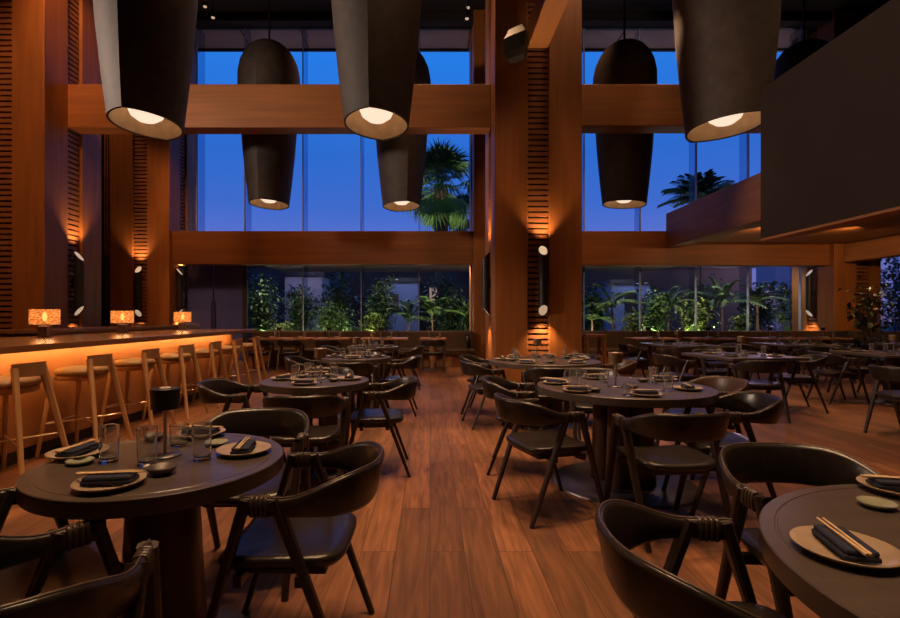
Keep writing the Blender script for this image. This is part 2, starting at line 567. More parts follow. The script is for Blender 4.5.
pend = [(-3.88, 6.85, 3, 'huge dark tapering pendant at upper left, nearest the near left column'),
        (-.73, 6.85, -3, 'huge dark tapering pendant in front of the upper left beam, centre left'),
        (4.10, 6.95, 15, 'huge dark tapering pendant beside the dark hanging panel'),
        (-3.76, 11.7, -4, 'dark pendant behind the upper left beam, left of the pair, domed top in view'),
        (-.68, 11.9, 15, 'dark pendant half hidden behind the centre left pendant, next to the palm'),
        (4.55, 11.7, -60, 'dark domed pendant behind the upper right beam, right of the middle column'),
        (8.75, 11.7, 15, 'dark domed pendant peeking out above the dark hanging panel')]
p0 = make_pendant()
for i, (x, y, a, lab) in enumerate(pend):
    o = p0 if i == 0 else copy_tree(p0)
    o.location = (x, y, 3.94)
    o.rotation_euler = (0, 0, R(a))
    tag(o, lab, 'lamp', 'giant pendant lamps')
    for ch in o.children:
        if ch.name.startswith('hanging_cord'):
            ch.scale = (1, 1, 1)
            ch.location = (0, 0, 0)
for me in bpy.data.meshes:
    if me.name == 'hanging_cord':
        for v in me.vertices:
            if v.co.z > 5:
                v.co.z = ZC - 3.94

# ---------------------------------------------------------------- lights
def lamp(kind, name, loc, power, col, rot=(0, 0, 0), **kw):
    l = bpy.data.lights.new(name, kind)
    l.energy = power
    l.color = col
    for k, v in kw.items():
        setattr(l, k, v)
    o = bpy.data.objects.new(name, l)
    o.location = loc
    o.rotation_euler = rot
    link(o)
    return o
def aim(o, target):
    d = Vector(target) - Vector(o.location)
    o.rotation_euler = d.to_track_quat('-Z', 'Y').to_euler()
    return o
WARM = (1.0, .55, .26)
WARM2 = (1.0, .64, .36)
for (x, y, a, lab) in pend:
    lamp('SPOT', 'pendant_light', (x, y, 3.93), 75, WARM2, spot_size=R(120), spot_blend=.9, shadow_soft_size=.3)
    lamp('POINT', 'pendant_inner_light', (x, y, 4.6), 4, WARM2, shadow_soft_size=.1)

def tube_light(x, y, nx, ny, z0, z1, label, power=85):
    """vertical black tube on slats with a slanted lens at each end; (nx, ny) points away from the wall"""
    t = thing('wall_tube_light', label, 'light', (x + nx * .10, y + ny * .10, 0), math.atan2(nx, -ny))
    n = 20
    r = .085
    m = MB()
    lo = [(r * math.cos(2 * PI * k / n), r * math.sin(2 * PI * k / n), z0 + math.cos(2 * PI * k / n + R(90)) * .10) for k in range(n)]
    hi = [(a, b, z1 - math.cos(2 * PI * k / n + R(90)) * .10) for k, (a, b, c) in enumerate(lo)]
    m.rings([lo, hi], True, (False, False))
    m.build('tube', M['black_metal'], t)
    MB().box(-.03, .03, .08, .17, (z0 + z1) / 2 - .1, (z0 + z1) / 2 + .1).build('bracket', M['black_metal'], t)
    for ring, s in ((lo, 1), (hi, -1)):
        q = [(a * .93, b * .93, c + s * .012) for a, b, c in ring]
        mm = MB()
        mm.add(q + [(a, b, c + s * .01) for a, b, c in q], [tuple(range(n)) if s < 0 else tuple(range(n))[::-1], tuple(range(n, 2 * n))])
        mm.build('lens', M['lens'], t)
    px, py = x + nx * .16, y + ny * .16
    aim(lamp('SPOT', 'tube_uplight', (px, py, z1 + .14), power, WARM, spot_size=R(95), spot_blend=.8, shadow_soft_size=.05), (x - nx * .02, y - ny * .02, z1 + 1.2))
    aim(lamp('SPOT', 'tube_downlight', (px, py, z0 - .14), power, WARM, spot_size=R(95), spot_blend=.8, shadow_soft_size=.05), (x - nx * .02, y - ny * .02, z0 - 1.2))
cm = PW + SW / 2
tube_light(XL_C + cm + .07, DA + .03, 0, -1, 1.42, 2.55, 'black tube light on the slatted front of the middle column')
tube_light(XR_A - .02, DA + cm, 1, 0, 1.42, 2.55, 'black tube light on the side of the near left column')
tube_light(XR_A - cm, DB + .03, 0, -1, 1.40, 2.62, 'black tube light on the front of the far left column')
tube_light(XR_A - .02, DB + cm - .4, 1, 0, 1.42, 2.60, 'black tube light beside the dusk-lit door')
tube_light(XL_C + .02, DA + cm, -1, 0, 1.42, 2.55, 'black tube light on the left side of the middle column')
tube_light(XL_E + .02, DB + cm, -1, 0, 1.40, 2.60, 'black tube light on the side of the far right column')

# black speaker on the middle column
sx, sy = 1.60, DA
t = thing('wall_speaker', 'black wedge speaker mounted high on the middle column', 'speaker', (sx + .05, sy, 6.05), R(-18))
m = MB()
out = [(-.20, -.34), (.19, -.38), (.2, -.10), (.02, -.04), (-.20, -.12)]
m.rings([[(x, y, z * .9 + (x * .2)) for x, y in [(a * k, b * k - (1 - k) * .15) for a, b in out]] for z, k in ((.0, .72), (.12, 1), (.42, 1), (.62, .6))], False)
m.build('cabinet', M['black_metal'], t)
MB().tube([(.02, -.1, .35), (.02, .02, .45)], .03).build('bracket', M['steel'], t)

# small ceiling spotlights far up
k = 0
for (px, py, lab) in ((205, 7, 'tiny lit ceiling spotlight, upper of two left of the domed left pendant'), (213, 18, 'tiny lit ceiling spotlight, lower of two left of the domed left pendant'),
                      (468, 8, 'tiny lit ceiling spotlight, upper of two beside the middle column'), (467, 19, 'tiny lit ceiling spotlight, lower of two beside the middle column')):
    Y = 13.6 if py < 10 else 13.4
    X = (px - HX) / F * Y
    Z = EYE + (HY - py) / F * Y
    t = thing('ceiling_spotlight', lab, 'light', (X, Y, Z))
    MB().lathe([(.05, .02), (.055, .2), (.02, .22)], 14).build('can', M['black_metal'], t)
    MB().lathe([(.045, -.005), (.05, .018)], 14).build('lens', M['lens'], t)
    MB().tube([(0, 0, .2), (0, 0, ZC - Z)], .012).build('stem', M['black_metal'], t)

# ---------------------------------------------------------------- bar
t = thing('bar_counter', 'long timber bar counter with glowing strip under its top', 'bar', (-3.65, -1.0, 0))
BY = 9.24 + 1.0
bx(-.35, 0, 0, BY, .12, 1.0).build('front_panel', M['bar_wood'], t)
bx(-.35, -.03, 0, BY - .03, 0, .12).build('kick_plate', M['black_metal'], t)
bx(-1.20, .25, 0, BY + .62, 1.003, 1.064, .006).build('counter_top', M['bar_top'], t)
bx(.05, .08, .05, BY - .02, .993, 1.0025).build('light_strip', M['led'], t)
lamp('AREA', 'bar_strip_light', (-3.50, 4.1, .9985), 62, (1.0, .47, .14), (0, R(58), 0), shape='RECTANGLE', size=.03, size_y=10.0)
t = thing('back_bar', 'raised timber work counter behind the bar', 'counter', (-5.5, 7.2, 0))
bx(-.75, 0, 0, 4.6, 0, 1.06).build('cabinet', M['bar_wood'], t)
bx(-.80, .05, -.04, 4.65, 1.06, 1.12, .006).build('work_top', M['bar_top'], t)
t = thing('low_cabinet', 'low dark cabinet behind the bar at the far left', 'cabinet', (-5.5, 1.0, 0))
bx(-.9, 0, 0, 6.0, 0, .98).build('cabinet_body', M['dark_wall'], t)
bx(-.92, .02, 0, 6.02, .98, 1.02).build('cabinet_top', M['bar_top'], t)

def make_bar_lamp():
    t = thing('bar_lamp', '', 'lamp')
    bx(-.05, .05, -.05, .05, 0, .135, .006).build('base', M['pedestal'], t)
    MB().tube([(0, 0, .135), (0, 0, .19)], .008).build('stem', M['black_metal'], t)
    m = MB()
    W, D, z0, z1, th = .125, .075, .15, .325, .008
    for (a, b, c, d_) in ((-W, W, -D, -D + th), (-W, W, D - th, D), (-W, -W + th, -D + th, D - th), (W - th, W, -D + th, D - th)):
        m.box(a, b, c, d_, z0, z1)
    m.build('lattice_shade', M['lattice'], t)
    MB().lathe([(.006, .18), (.02, .21), (.025, .24), (.017, .275), (.004, .295)], 14).build('bulb', M['filament'], t)
    return t
l0 = make_bar_lamp()
for i, (Y, lab) in enumerate(((5.75, 'glowing lattice lamp on the bar, leftmost and nearest'), (7.2, 'glowing lattice lamp on the bar, middle of three'), (8.95, 'glowing lattice lamp on the bar, farthest, near the dusk-lit door'))):
    o = l0 if i == 0 else copy_tree(l0)
    o.location = (-4.43, Y, 1.064)
    o.rotation_euler = (0, 0, R(8))
    tag(o, lab, 'lamp', 'lattice lamps on the bar')
    lamp('POINT', 'bar_lamp_light', (-4.43, Y, 1.30), 7, WARM, shadow_soft_size=.12)

def make_stool():
    """bar stool facing -X (the bar); origin at the seat centre on the floor"""
    t = thing('bar_stool', '', 'stool')
    SZ = .765
    m = MB()
    n = 28
    def so(r, z, ry=None):
        ry = ry or r
        return [(r * abs(math.cos(2 * PI * k / n)) ** .8 * (1 if math.cos(2 * PI * k / n) >= 0 else -1), ry * abs(math.sin(2 * PI * k / n)) ** .8 * (1 if math.sin(2 * PI * k / n) >= 0 else -1), z) for k in range(n)]
    m.rings([so(.17, SZ - .02), so(.20, SZ - .01, .21), so(.21, SZ + .015, .22), so(.195, SZ + .04, .205), so(.14, SZ + .055), so(.05, SZ + .06)])
    m.build('seat_cushion', M['cushion'], t)
    MB().rings([so(.165, SZ - .07), so(.19, SZ - .06, .2), so(.19, SZ - .02, .2)]).build('seat_frame', M['stool'], t)
    for s in (-1, 1):
        MB().bar((-.25, s * .24, 0), (-.16, s * .17, SZ - .03), (.016, .016), (.023, .023), n=8).build('leg', M['stool'], t)
        MB().bar((.34, s * .25, 0), (.175, s * .135, .90), (.016, .018), (.023, .030), n=8).build('leg', M['stool'], t)
    # low curved backrest
    m = MB()
    rs = []
    for k in range(15):
        a = R(-70 + 140 * k / 14)
        cx, cy = .13 + .10 * math.cos(a), .15 * math.sin(a)
        q = Vector((math.cos(a), math.sin(a), 0))
        hh = .045 + .012 * math.cos(a)
        zc = .885
        pr = [(-.012, -hh), (.012, -hh), (.024, hh), (.0, hh)]
        rs.append([(cx + q.x * o_, cy + q.y * o_, zc + z) for o_, z in pr])
    m.rings(rs, False)
    m.build('backrest', M['stool'], t)
    m = MB()
    m.tube([(-.225, .222, .30), (.285, -.24, .33)], .007)
    m.tube([(-.225, -.222, .30), (.285, .24, .33)], .007)
    m.tube([(-.225, -.222, .30), (-.225, .222, .30)], .008)
    m.build('footrest', M['brass'], t)
    return t
s0 = make_stool()
ords = ['nearest, at the left edge of the photo', 'second from the camera', 'third from the camera', 'fourth from the camera', 'fifth from the camera', 'sixth from the camera', 'farthest, at the end of the bar']
for i in range(7):
    o = s0 if i == 0 else copy_tree(s0)
    o.location = (-3.38, 4.0 + i * .86, 0)
    o.rotation_euler = (0, 0, R(rnd.uniform(-4, 4) + (10 if i == 6 else 0)))
    tag(o, 'oak bar stool with tan cushion, ' + ords[i], 'stool', 'bar stools')

# ---------------------------------------------------------------- dining chairs
def make_chair(name='dining_chair'):
    """faces +Y, origin on the floor"""
    t = thing(name, '', 'chair')
    m = MB()
    n = 40
    def so(a, b, z, e=.40, dip=1.0):
        r = []
        for k in range(n):
            c, s = math.cos(2 * PI * k / n), math.sin(2 * PI * k / n)
            x = a * abs(c) ** e * (1 if c >= 0 else -1)
            y = b * abs(s) ** e * (1 if s >= 0 else -1)
            zz = z + dip * (.016 * abs(x / .235) ** 2.4 - .006 * max(0, y / .225) ** 2)
            r.append((x * (1 + .05 * y / b), y + .035, zz))
        return r
    m.rings([so(.18, .17, .415, dip=0), so(.222, .212, .42, dip=.6), so(.236, .226, .434), so(.236, .226, .448), so(.225, .215, .460), so(.19, .18, .460), so(.12, .11, .452, .6), so(.04, .035, .449, 1)])
    m.build('seat', M['leather'], t)
    m = MB()
    m.box(-.17, .17, -.13, .20, .385, .42, None, .008)
    for y in (-.055, .155):
        m.bar((-.252, y, .40), (.252, y, .40), (.014, .018), n=4)
    m.build('seat_frame', M['chair'], t)
    for s in (-1, 1):
        MB().bar((s * .268, .118, .691), (s * .248, .325, 0), (.0175, .026), (.012, .015), up=(1, 0, 0), n=8).build('leg', M['chair'], t)
        MB().bar((s * .272, .020, .691), (s * .256, -.235, 0), (.0175, .026), (.012, .015), up=(1, 0, 0), n=8).build('leg', M['chair'], t)
    # wrap-around backrest
    path = []
    for k in range(6):
        f = k / 5
        path.append((.266 + .010 * f, .140 - .150 * f))
    for k in range(1, 17):
        a = PI / 2 * k / 16
        path.append((.276 * math.cos(a) ** .85 if k < 16 else 0.0, -.01 - .275 * math.sin(a) ** .92))
    full = [(x, y) for x, y in path] + [(-x, y) for x, y in path[-2::-1]]
    rs = []
    N = len(full)
    for i, (x, y) in enumerate(full):
        x0, y0 = full[max(0, i - 1)]
        x1, y1 = full[min(N - 1, i + 1)]
        d = Vector((x1 - x0, y1 - y0, 0)).normalized()
        nrm = Vector((d.y, -d.x, 0))
        if nrm.dot(Vector((x, y, 0))) < 0:
            nrm = -nrm
        u = min(1, max(0, (-y - .0) / .26))
        u = u * u * (3 - 2 * u)
        zt = .694 + .074 * u
        zb = .636 - .021 * u
        th = .013 + .003 * (1 - u)
        lean = .030 * u
        pr = []
        for (o_, f) in ((-th * .6, 0), (th * .6, 0), (th, .10), (th, .90), (th * .55, 1), (-th * .55, 1), (-th, .90), (-th, .10)):
            z = zb + (zt - zb) * f
            off = o_ + lean * (f - .3)
            pr.append((x + nrm.x * off, y + nrm.y * off, z))
        rs.append(pr)
    m = MB()
    m.rings(rs, True)
    back = m.build('backrest', M['leather'], t)
    m = MB()
    pts = []
    for r in rs:
        q = (Vector(r[4]) + Vector(r[5])) / 2
        pts.append(tuple(q + Vector((0, 0, .001))))
    m.tube(pts, .004, 6)
    m.build('piping', M['cord'], back)
    # flat leather cords wound round the arm ends, between the legs
    for s in (-1, 1):
        m = MB()
        for k in range(4):
            y = .046 + k * .0158
            x = s * (.266 + .010 * (.14 - y) / .15)
            rr = []
            for q in range(16):
                a = 2 * PI * q / 16
                cx, cz = math.cos(a), math.sin(a)
                p = Vector((x + .0185 * abs(cx) ** .45 * (1 if cx >= 0 else -1), y, .665 + .0315 * abs(cz) ** .45 * (1 if cz >= 0 else -1)))
                o_ = (p - Vector((x, y, .665))).normalized()
                rr.append([tuple(p + o_ * (.0042 * math.cos(w)) + Vector((0, .0072 * math.sin(w), 0))) for w in [2 * PI * j / 6 for j in range(6)]])
            m.rings(rr, True, closed=True)
        m.build('arm_wrap', M['cord'], back)
    return t
ch0 = make_chair()
used = [False]
def chair(x, y, fx, fy, label, group):
    o = ch0 if not used[0] else copy_tree(ch0)
    used[0] = True
    o.location = (x, y, 0)
    o.rotation_euler = (0, 0, math.atan2(-fx, fy))
    return tag(o, label, 'chair', group)

# ---------------------------------------------------------------- round tables
TH = .76
def pedestal(t, wide, base_r, wtop=None):
    if wide:     # four tapering uprights
        for a in range(4):
            q = R(45 + 90 * a + 12)
            cx, cy = .15 * math.cos(q), .15 * math.sin(q)
            m = MB()
            m.lathe([(.095, .02), (.088, .2), (.078, .5), (.075, TH - .05)], 20, c=(cx, cy, 0))
            m.build('upright', M['pedestal'], t)
    else:
        n = 24
        def sq(r, z):
            return [(r * abs(math.cos(2 * PI * k / n)) ** .6 * (1 if math.cos(2 * PI * k / n) >= 0 else -1), r * abs(math.sin(2 * PI * k / n)) ** .6 * (1 if math.sin(2 * PI * k / n) >= 0 else -1), z) for k in range(n)]
        MB().rings([sq(.155, .02), sq(.138, .28), sq(.118, TH - .05)]).build('upright', M['pedestal'], t)
    MB().lathe([(base_r, 0), (base_r, .006), (base_r - .01, .013), (.05, .022)], 48).build('base_plate', M['base_metal'], t)

def round_table(x, y, r, label, wide, base_r, rz=0.0):
    t = thing('round_table', label, 'table', (x, y, 0), rz, 'round dining tables')
    MB().hard([(r - .004, TH - .056), (r, TH - .052), (r, TH - .003), (r - .003, TH), (r - .034, TH), (r - .036, TH - .0016), (r - .040, TH - .0016), (r - .042, TH)], 96).build('tabletop', M['table'], t)
    pedestal(t, wide, base_r)
    return t
def square_table(x, y, w, d_, label, cat_group='square tables', rz=0.0):
    t = thing('square_table', label, 'table', (x, y, 0), rz, cat_group)
    bx(-w / 2, w / 2, -d_ / 2, d_ / 2, TH - .04, TH, .006).build('tabletop', M['table'], t)
    n = 20
    MB().lathe([(.11, .02), (.10, .3), (.10, TH - .04)], 20).build('upright', M['pedestal'], t)
    MB().lathe([(.27, 0), (.27, .012), (.05, .02)], 36).build('base_plate', M['base_metal'], t)
    return t

# ---------------------------------------------------------------- tableware prototypes
def proto(name, mb, mat):
    o = mb.build(name, mat)
    return o
plate_mb = MB().lathe([(.055, 0), (.068, .002), (.10, .008), (.116, .018), (.121, .021), (.119, .024), (.10, .015), (.07, .008), (.03, .007)], 36)
for v_ in range(len(plate_mb.v)):
    a_, b_, c_ = plate_mb.v[v_]
    plate_mb.v[v_] = (a_ * .86, b_ * .86, c_ * .9)
P_plate = proto('plate', plate_mb, M['plate'])
m = MB()
n = 10
def nap(z, a, b, sk=0):
    return [(-a, -b + sk, z), (a, -b, z), (a, b, z), (-a + .006, b - .004, z)]
m.box(-.074, .075, -.034, .036, 0, .012, None, .0045)
m.box(-.071, .072, -.032, .033, .0115, .0235, None, .0055)
P_napkin = proto('napkin', m, M['napkin'])
P_stick = proto('chopstick', MB().bar((-.10, 0, 0), (.10, 0, 0), (.0036, .0036), (.0022, .0022), n=8), M['stick'])
P_bowl = proto('sauce_bowl', MB().lathe([(.022, 0), (.026, .002), (.042, .014), (.048, .028), (.045, .028), (.038, .014), (.01, .008)], 28), M['bowl'])
P_dish = proto('small_dish', MB().lathe([(.024, 0), (.03, .002), (.043, .010), (.046, .016), (.043, .016), (.03, .007), (.01, .005)], 28), M['jade'])
P_rest = proto('chopstick_rest', MB().lathe([(.003, .0), (.011, .002), (.013, .008), (.010, .014), (.003, .016)], 14), M['white'])
P_glass = proto('water_glass', MB().hard([(.028, 0), (.031, .003), (.0360, .134), (.0350, .1365), (.0335, .134), (.0285, .020), (.022, .014), (.004, .013)], 28), M['glass'])
P_cup = proto('low_glass', MB().hard([(.030, 0), (.034, .004), (.0370, .088), (.0360, .0905), (.0345, .088), (.0315, .016), (.025, .011), (.004, .010)], 28), M['glass'])
protos = [P_plate, P_napkin, P_stick, P_bowl, P_dish, P_rest, P_glass, P_cup]
first = {p.name: True for p in protos}
CATS = {'plate': 'plate', 'napkin': 'napkin', 'chopstick': 'chopstick', 'sauce_bowl': 'bowl', 'small_dish': 'dish', 'chopstick_rest': 'chopstick rest', 'water_glass': 'glass', 'low_glass': 'glass'}
PN = {p: p.name for p in protos}
def put(p, x, y, z, rz, label, group):
    nm = PN[p]
    if first[nm]:
        o = p
        first[nm] = False
    else:
        o = p.copy()
        COL.objects.link(o)
    o.location = (x, y, z)
    o.rotation_euler = (0, 0, rz)
    return tag(o, label, CATS[nm], group)

def setting(x, y, ang, where, tab, sticks=True, rest=False, stick_off=.004):
    """plate with napkin and chopsticks at (x, y); ang = direction along the napkin"""
    put(P_plate, x, y, TH + .0005, ang, 'tan stoneware plate %s of the %s' % (where, tab), 'plates on tables')
    put(P_napkin, x, y, TH + .0145, ang, 'folded navy napkin %s of the %s' % (where, tab), 'folded napkins')
    if sticks:
        for s in (-1, 1):
            ox, oy = -math.sin(ang) * (stick_off + s * .0055), math.cos(ang) * (stick_off + s * .0055)
            o = put(P_stick, x + ox, y + oy, TH + .0422, ang + s * .012, 'pale wooden chopstick %s of the %s' % (where, tab), 'chopstick pairs')

def make_lamp(name='table_lamp'):
    t = thing(name, '', 'lamp')
    MB().lathe([(.058, 0), (.06, .004), (.056, .009), (.012, .012)], 32).build('base', M['base_metal'], t)
    MB().lathe([(.0065, .01), (.0065, .25)], 14).build('pole', M['steel'], t)
    m = MB()
    m.hard([(.049, .187), (.0475, .185), (.050, .185), (.054, .262), (.052, .264), (.010, .264), (.010, .260), (.050, .259), (.047, .187)], 36)
    ls_ = m.build('lamp_shade', M['black_metal'], t)
    MB().lathe([(.02, .2625), (.02, .267), (.004, .268)], 18).build('cap', M['white'], ls_)
    return t
lamp0 = make_lamp()
lused = [False]
def table_lamp(x, y, tab, shade=None, lit=1.2, s=1.0):
    o = lamp0 if not lused[0] else copy_tree(lamp0)
    lused[0] = True
    o.location = (x, y, TH)
    o.scale = (s, s, s)
    if shade:
        for ch in o.children:
            if ch.name.startswith('lamp_shade'):
                ch.data = shade
    tag(o, 'small shaded lamp standing on the %s' % tab, 'lamp', 'small table lamps')
    lamp('SPOT', 'table_lamp_light', (x + .0, y - .02, TH + .235 * s), lit, WARM2, spot_size=R(125), spot_blend=.6, shadow_soft_size=.02)

# --- table 1: front left
T1 = (-1.01, 1.90)
n1 = 'front left table'
round_table(T1[0], T1[1], .435, 'dark round table at the front left, beside the bar stools', False, .34, R(20))
g = 'chairs around the front left table'
chair(-.495, 1.945, -1, .02, 'dark chair with leather seat at right of the front left table, facing left', g)
chair(-.93, 2.60, .05, -1, 'dark chair behind the front left table, facing the camera', g)
chair(-1.28, 1.575, .64, .77, 'dark chair at the left edge, its seat under the front left table', g)
chair(-.985, 1.155, -.24, .96, 'dark chair in the bottom left corner seen from behind', g)
x, y = on(110, 486, TH); setting(x, y, R(8), 'nearest the camera', n1)
x, y = on(78, 456, TH); setting(x, y, R(88), 'nearest the bar stools', n1)
x, y = on(244, 453, TH); setting(x, y, R(98), 'at the right side', n1)
x, y = on(201, 436, TH); setting(x, y, R(-4), 'at the far side', n1)
x, y = on(162, 474, TH); put(P_bowl, x, y, TH, 0, 'dark sauce bowl in the middle front of the front left table', 'sauce bowls')
x, y = on(80, 464, TH); put(P_dish, x, y, TH, 0, 'small dish beside the plate nearest the bar stools, front left table', 'small dishes')
x, y = on(217, 445, TH); put(P_dish, x, y, TH, 0, 'small dish behind the plate at the right side, front left table', 'small dishes')
x, y = on(153, 441, TH); put(P_bowl, x, y, TH, 0, 'sauce bowl behind the lamp on the front left table', 'sauce bowls')
x, y = on(147, 469, TH); put(P_rest, x, y, TH, 0, 'small white chopstick rest beside the dark sauce bowl', 'chopstick rests')
for (a, b, p, lab) in ((109, 462, P_glass, 'leftmost water glass on the front left table'), (147, 465, P_glass, 'tall water glass before the lamp, front left table'),
                       (179, 446, P_cup, 'water glass right behind the lamp, front left table'), (202, 460, P_glass, 'water glass beside the right plate, front left table')):
    x, y = on(a, b, TH)
    put(p, x, y, TH, 0, lab, 'water glasses')
x, y = on(165, 456, TH); table_lamp(x, y, 'front left table, black shade', lit=1.6)

shade2 = None
for ch in lamp0.children:
    if ch.name.startswith('lamp_shade'):
        shade2 = ch.data.copy()
shade2.materials.clear()
M['shade2'] = mat_noise('bronze_shade', (.20, .12, .06, 1), (.28, .17, .09, 1), .45, metal=.3)
shade2.materials.append(M['shade2'])

WH = ['at right', 'at far right', 'at the far side', 'at far left', 'at left', 'at near left', 'at the near side', 'at near right']
def where(a):
    return WH[int(round((a % 360) / 45)) % 8]

def ring_setting(cx, cy, r, angs, tab, sticks=True, glasses=True, extra=True):
    for a in angs:
        q = R(a)
        rr = r - .17
        x, y = cx + rr * math.cos(q), cy + rr * math.sin(q)
        setting(x, y, q + PI / 2 + rnd.uniform(-.18, .18), where(a), tab, sticks)
        if glasses:
            q2 = q + .45
            put(P_glass if rnd.random() < .6 else P_cup, cx + (rr - .12) * math.cos(q2), cy + (rr - .12) * math.sin(q2), TH, 0, 'clear water glass %s of the %s' % (where(a), tab), 'water glasses')
        if extra:
            q3 = q - .64
            put(P_bowl, cx + (rr - .08) * math.cos(q3), cy + (rr - .08) * math.sin(q3), TH, 0, 'small sauce bowl %s of the %s' % (where(a), tab), 'sauce bowls')

# --- table 2: second on the left
T2 = (-.98, 4.28)
n2 = 'second left table'
round_table(T2[0], T2[1], .455, 'dark round table second back on the left side', True, .31)
g = 'chairs around the second left table'
chair(-1.58, 4.15, 1, .05, 'dark chair left of the second left table, beside the bar stools', g)
chair(-.90, 3.64, -.05, 1, 'dark chair with broad back seen from behind at the second left table', g)
chair(-.42, 4.30, -1, -.08, 'dark chair right of the second left table, on the aisle', g)
chair(-1.05, 4.98, .05, -1, 'dark chair on the far side of the second left table', g)
ring_setting(T2[0], T2[1], .455, (5, 100, 175, 265), n2)
table_lamp(T2[0] + .02, T2[1] + .1, n2, shade2)

# --- table 3, 4
T3 = (-1.0, 6.75)
n3 = 'third left table'
round_table(T3[0], T3[1], .47, 'dark round table third back on the left side', True, .31)
g = 'chairs around the third left table'
chair(-1.62, 6.70, 1, 0, 'dark chair left of the third left table', g)
chair(-.95, 6.10, 0, 1, 'dark chair on the near side of the third left table', g)
chair(-.42, 6.80, -1, 0, 'dark chair right of the third left table, on the aisle', g)
chair(-1.0, 7.45, 0, -1, 'dark chair on the far side of the third left table', g)
ring_setting(T3[0], T3[1], .47, (0, 95, 180, 270), n3, True)
table_lamp(T3[0], T3[1] + .05, n3, shade2)
T4 = (-1.05, 9.2)
n4 = 'fourth left table'
round_table(T4[0], T4[1], .47, 'dark round table fourth back on the left, before the window seating', True, .36)
g = 'chairs around the fourth left table'
chair(-1.68, 9.2, 1, 0, 'dark chair left of the fourth left table', g)
chair(-1.05, 8.55, 0, 1, 'dark chair on the near side of the fourth left table', g)
chair(-.42, 9.2, -1, 0, 'dark chair right of the fourth left table', g)
ring_setting(T4[0], T4[1], .47, (0, 90, 180, 270), n4, False)
table_lamp(T4[0], T4[1], n4, shade2)

# --- table 5: big round table right of the aisle
T5 = (1.51, 3.92)
n5 = 'middle right table'
round_table(T5[0], T5[1], .655, 'big dark round table in the middle right with posts on a metal disc', True, .54)
g = 'chairs around the big middle right table'
chair(.76, 3.40, .9, .32, 'dark chair at near left of the big middle right table, on the aisle', g)
chair(1.44, 3.02, -.1, 1, 'dark chair seen from behind at the near side of the big middle right table', g)
chair(2.02, 3.42, -.93, .1, 'dark chair at near right of the big middle right table, facing left', g)
c_far = chair(2.36, 4.30, -1, -.2, 'dark chair with back lit brown at far right of the big middle right table', g)
brown = None  # backrest mesh copy in the leather painted as lit
def lit_back(o):
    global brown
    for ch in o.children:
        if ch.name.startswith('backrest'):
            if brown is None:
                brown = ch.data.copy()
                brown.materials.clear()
                brown.materials.append(M['leather_lit'])
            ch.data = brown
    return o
chair(.76, 4.32, .95, -.2, 'dark chair at far left of the big middle right table', g)
lit_back(c_far)
chair(1.62, 4.92, -.05, -1, 'dark chair at the far side of the big middle right table', g)
for (a, b, an, w) in ((556, 384, -50, 'at the left side'), (577, 392, -5, 'at the near left'), (646, 396, 3, 'nearest the camera'), (688, 390, 75, 'at the right side'), (664, 381, -20, 'at the far right'), (596, 379, 5, 'at the far side')):
    x, y = on(a, b, TH)
    setting(x, y, R(an), w, n5)
for (a, b, lab) in ((595, 392, 'near left sauce bowl'), (643, 382, 'far right sauce bowl'), (545, 381, 'leftmost sauce bowl'), (632, 389, 'sauce bowl near the middle')):
    x, y = on(a, b, TH)
    put(P_bowl, x, y, TH, 0, lab + ' on the ' + n5, 'sauce bowls')
for (a, b, p, w) in ((573, 386, P_glass, 'left of a pair at the left'), (582, 387, P_glass, 'right of a pair at the left'), (604, 383, P_cup, 'beside the lamp'), (628, 396, P_cup, 'before the nearest plate'),
                     (653, 384, P_glass, 'behind the right plate'), (668, 391, P_glass, 'beside the right plate')):
    x, y = on(a, b, TH)
    put(p, x, y, TH, 0, 'water glass %s, %s' % (w, n5), 'water glasses')
x, y = on(615.5, 386.5, TH); table_lamp(x, y, n5, shade2)

# --- table 6: in front of the middle column
T6 = (1.42, 6.25)
n6 = 'table before the middle column'
round_table(T6[0], T6[1], .68, 'big dark round table in front of the middle column', True, .5)
g = 'chairs around the table before the middle column'
chair(.68, 6.05, .95, .15, 'dark chair at near left of the table before the middle column', g)
chair(.72, 6.85, .95, -.3, 'dark chair at far left of the table before the middle column', g)
chair(1.32, 5.50, 0, 1, 'dark chair at the near side of the table before the middle column', g)
c_r = chair(2.18, 6.10, -1, .15, 'dark chair with back lit brown, right of the table before the middle column', g)
lit_back(c_r)
chair(2.02, 7.00, -.8, -.7, 'dark chair at far right of the table before the middle column', g)
ring_setting(T6[0], T6[1], .68, (-55, 10, 70, 125, 175, 235), n6)
table_lamp(T6[0] - .05, T6[1] + .12, n6, shade2)

# --- table 7: front right
T7 = (1.41, .98)
n7 = 'lower right table'
round_table(T7[0], T7[1], .64, 'big dark round table cut off by the lower right corner', True, .5)
g = 'chairs around the lower right table'
chair(.745, 1.235, 1, -.06, 'dark chair left of the lower right table, wrapped armrest in front', g)
chair(1.40, 1.80, -.05, -1, 'dark chair with broad leather back on the far side of the lower right table', g)
x, y = on(845, 554, TH); setting(x, y, R(76), 'nearest the camera', n7, True)
x, y = on(900, 492, TH); setting(x, y, R(-12), 'at the far side', n7, True)
x, y = on(877, 507, TH); put(P_dish, x, y, TH, 0, 'small green dish beside the far plate, lower right table', 'small dishes')

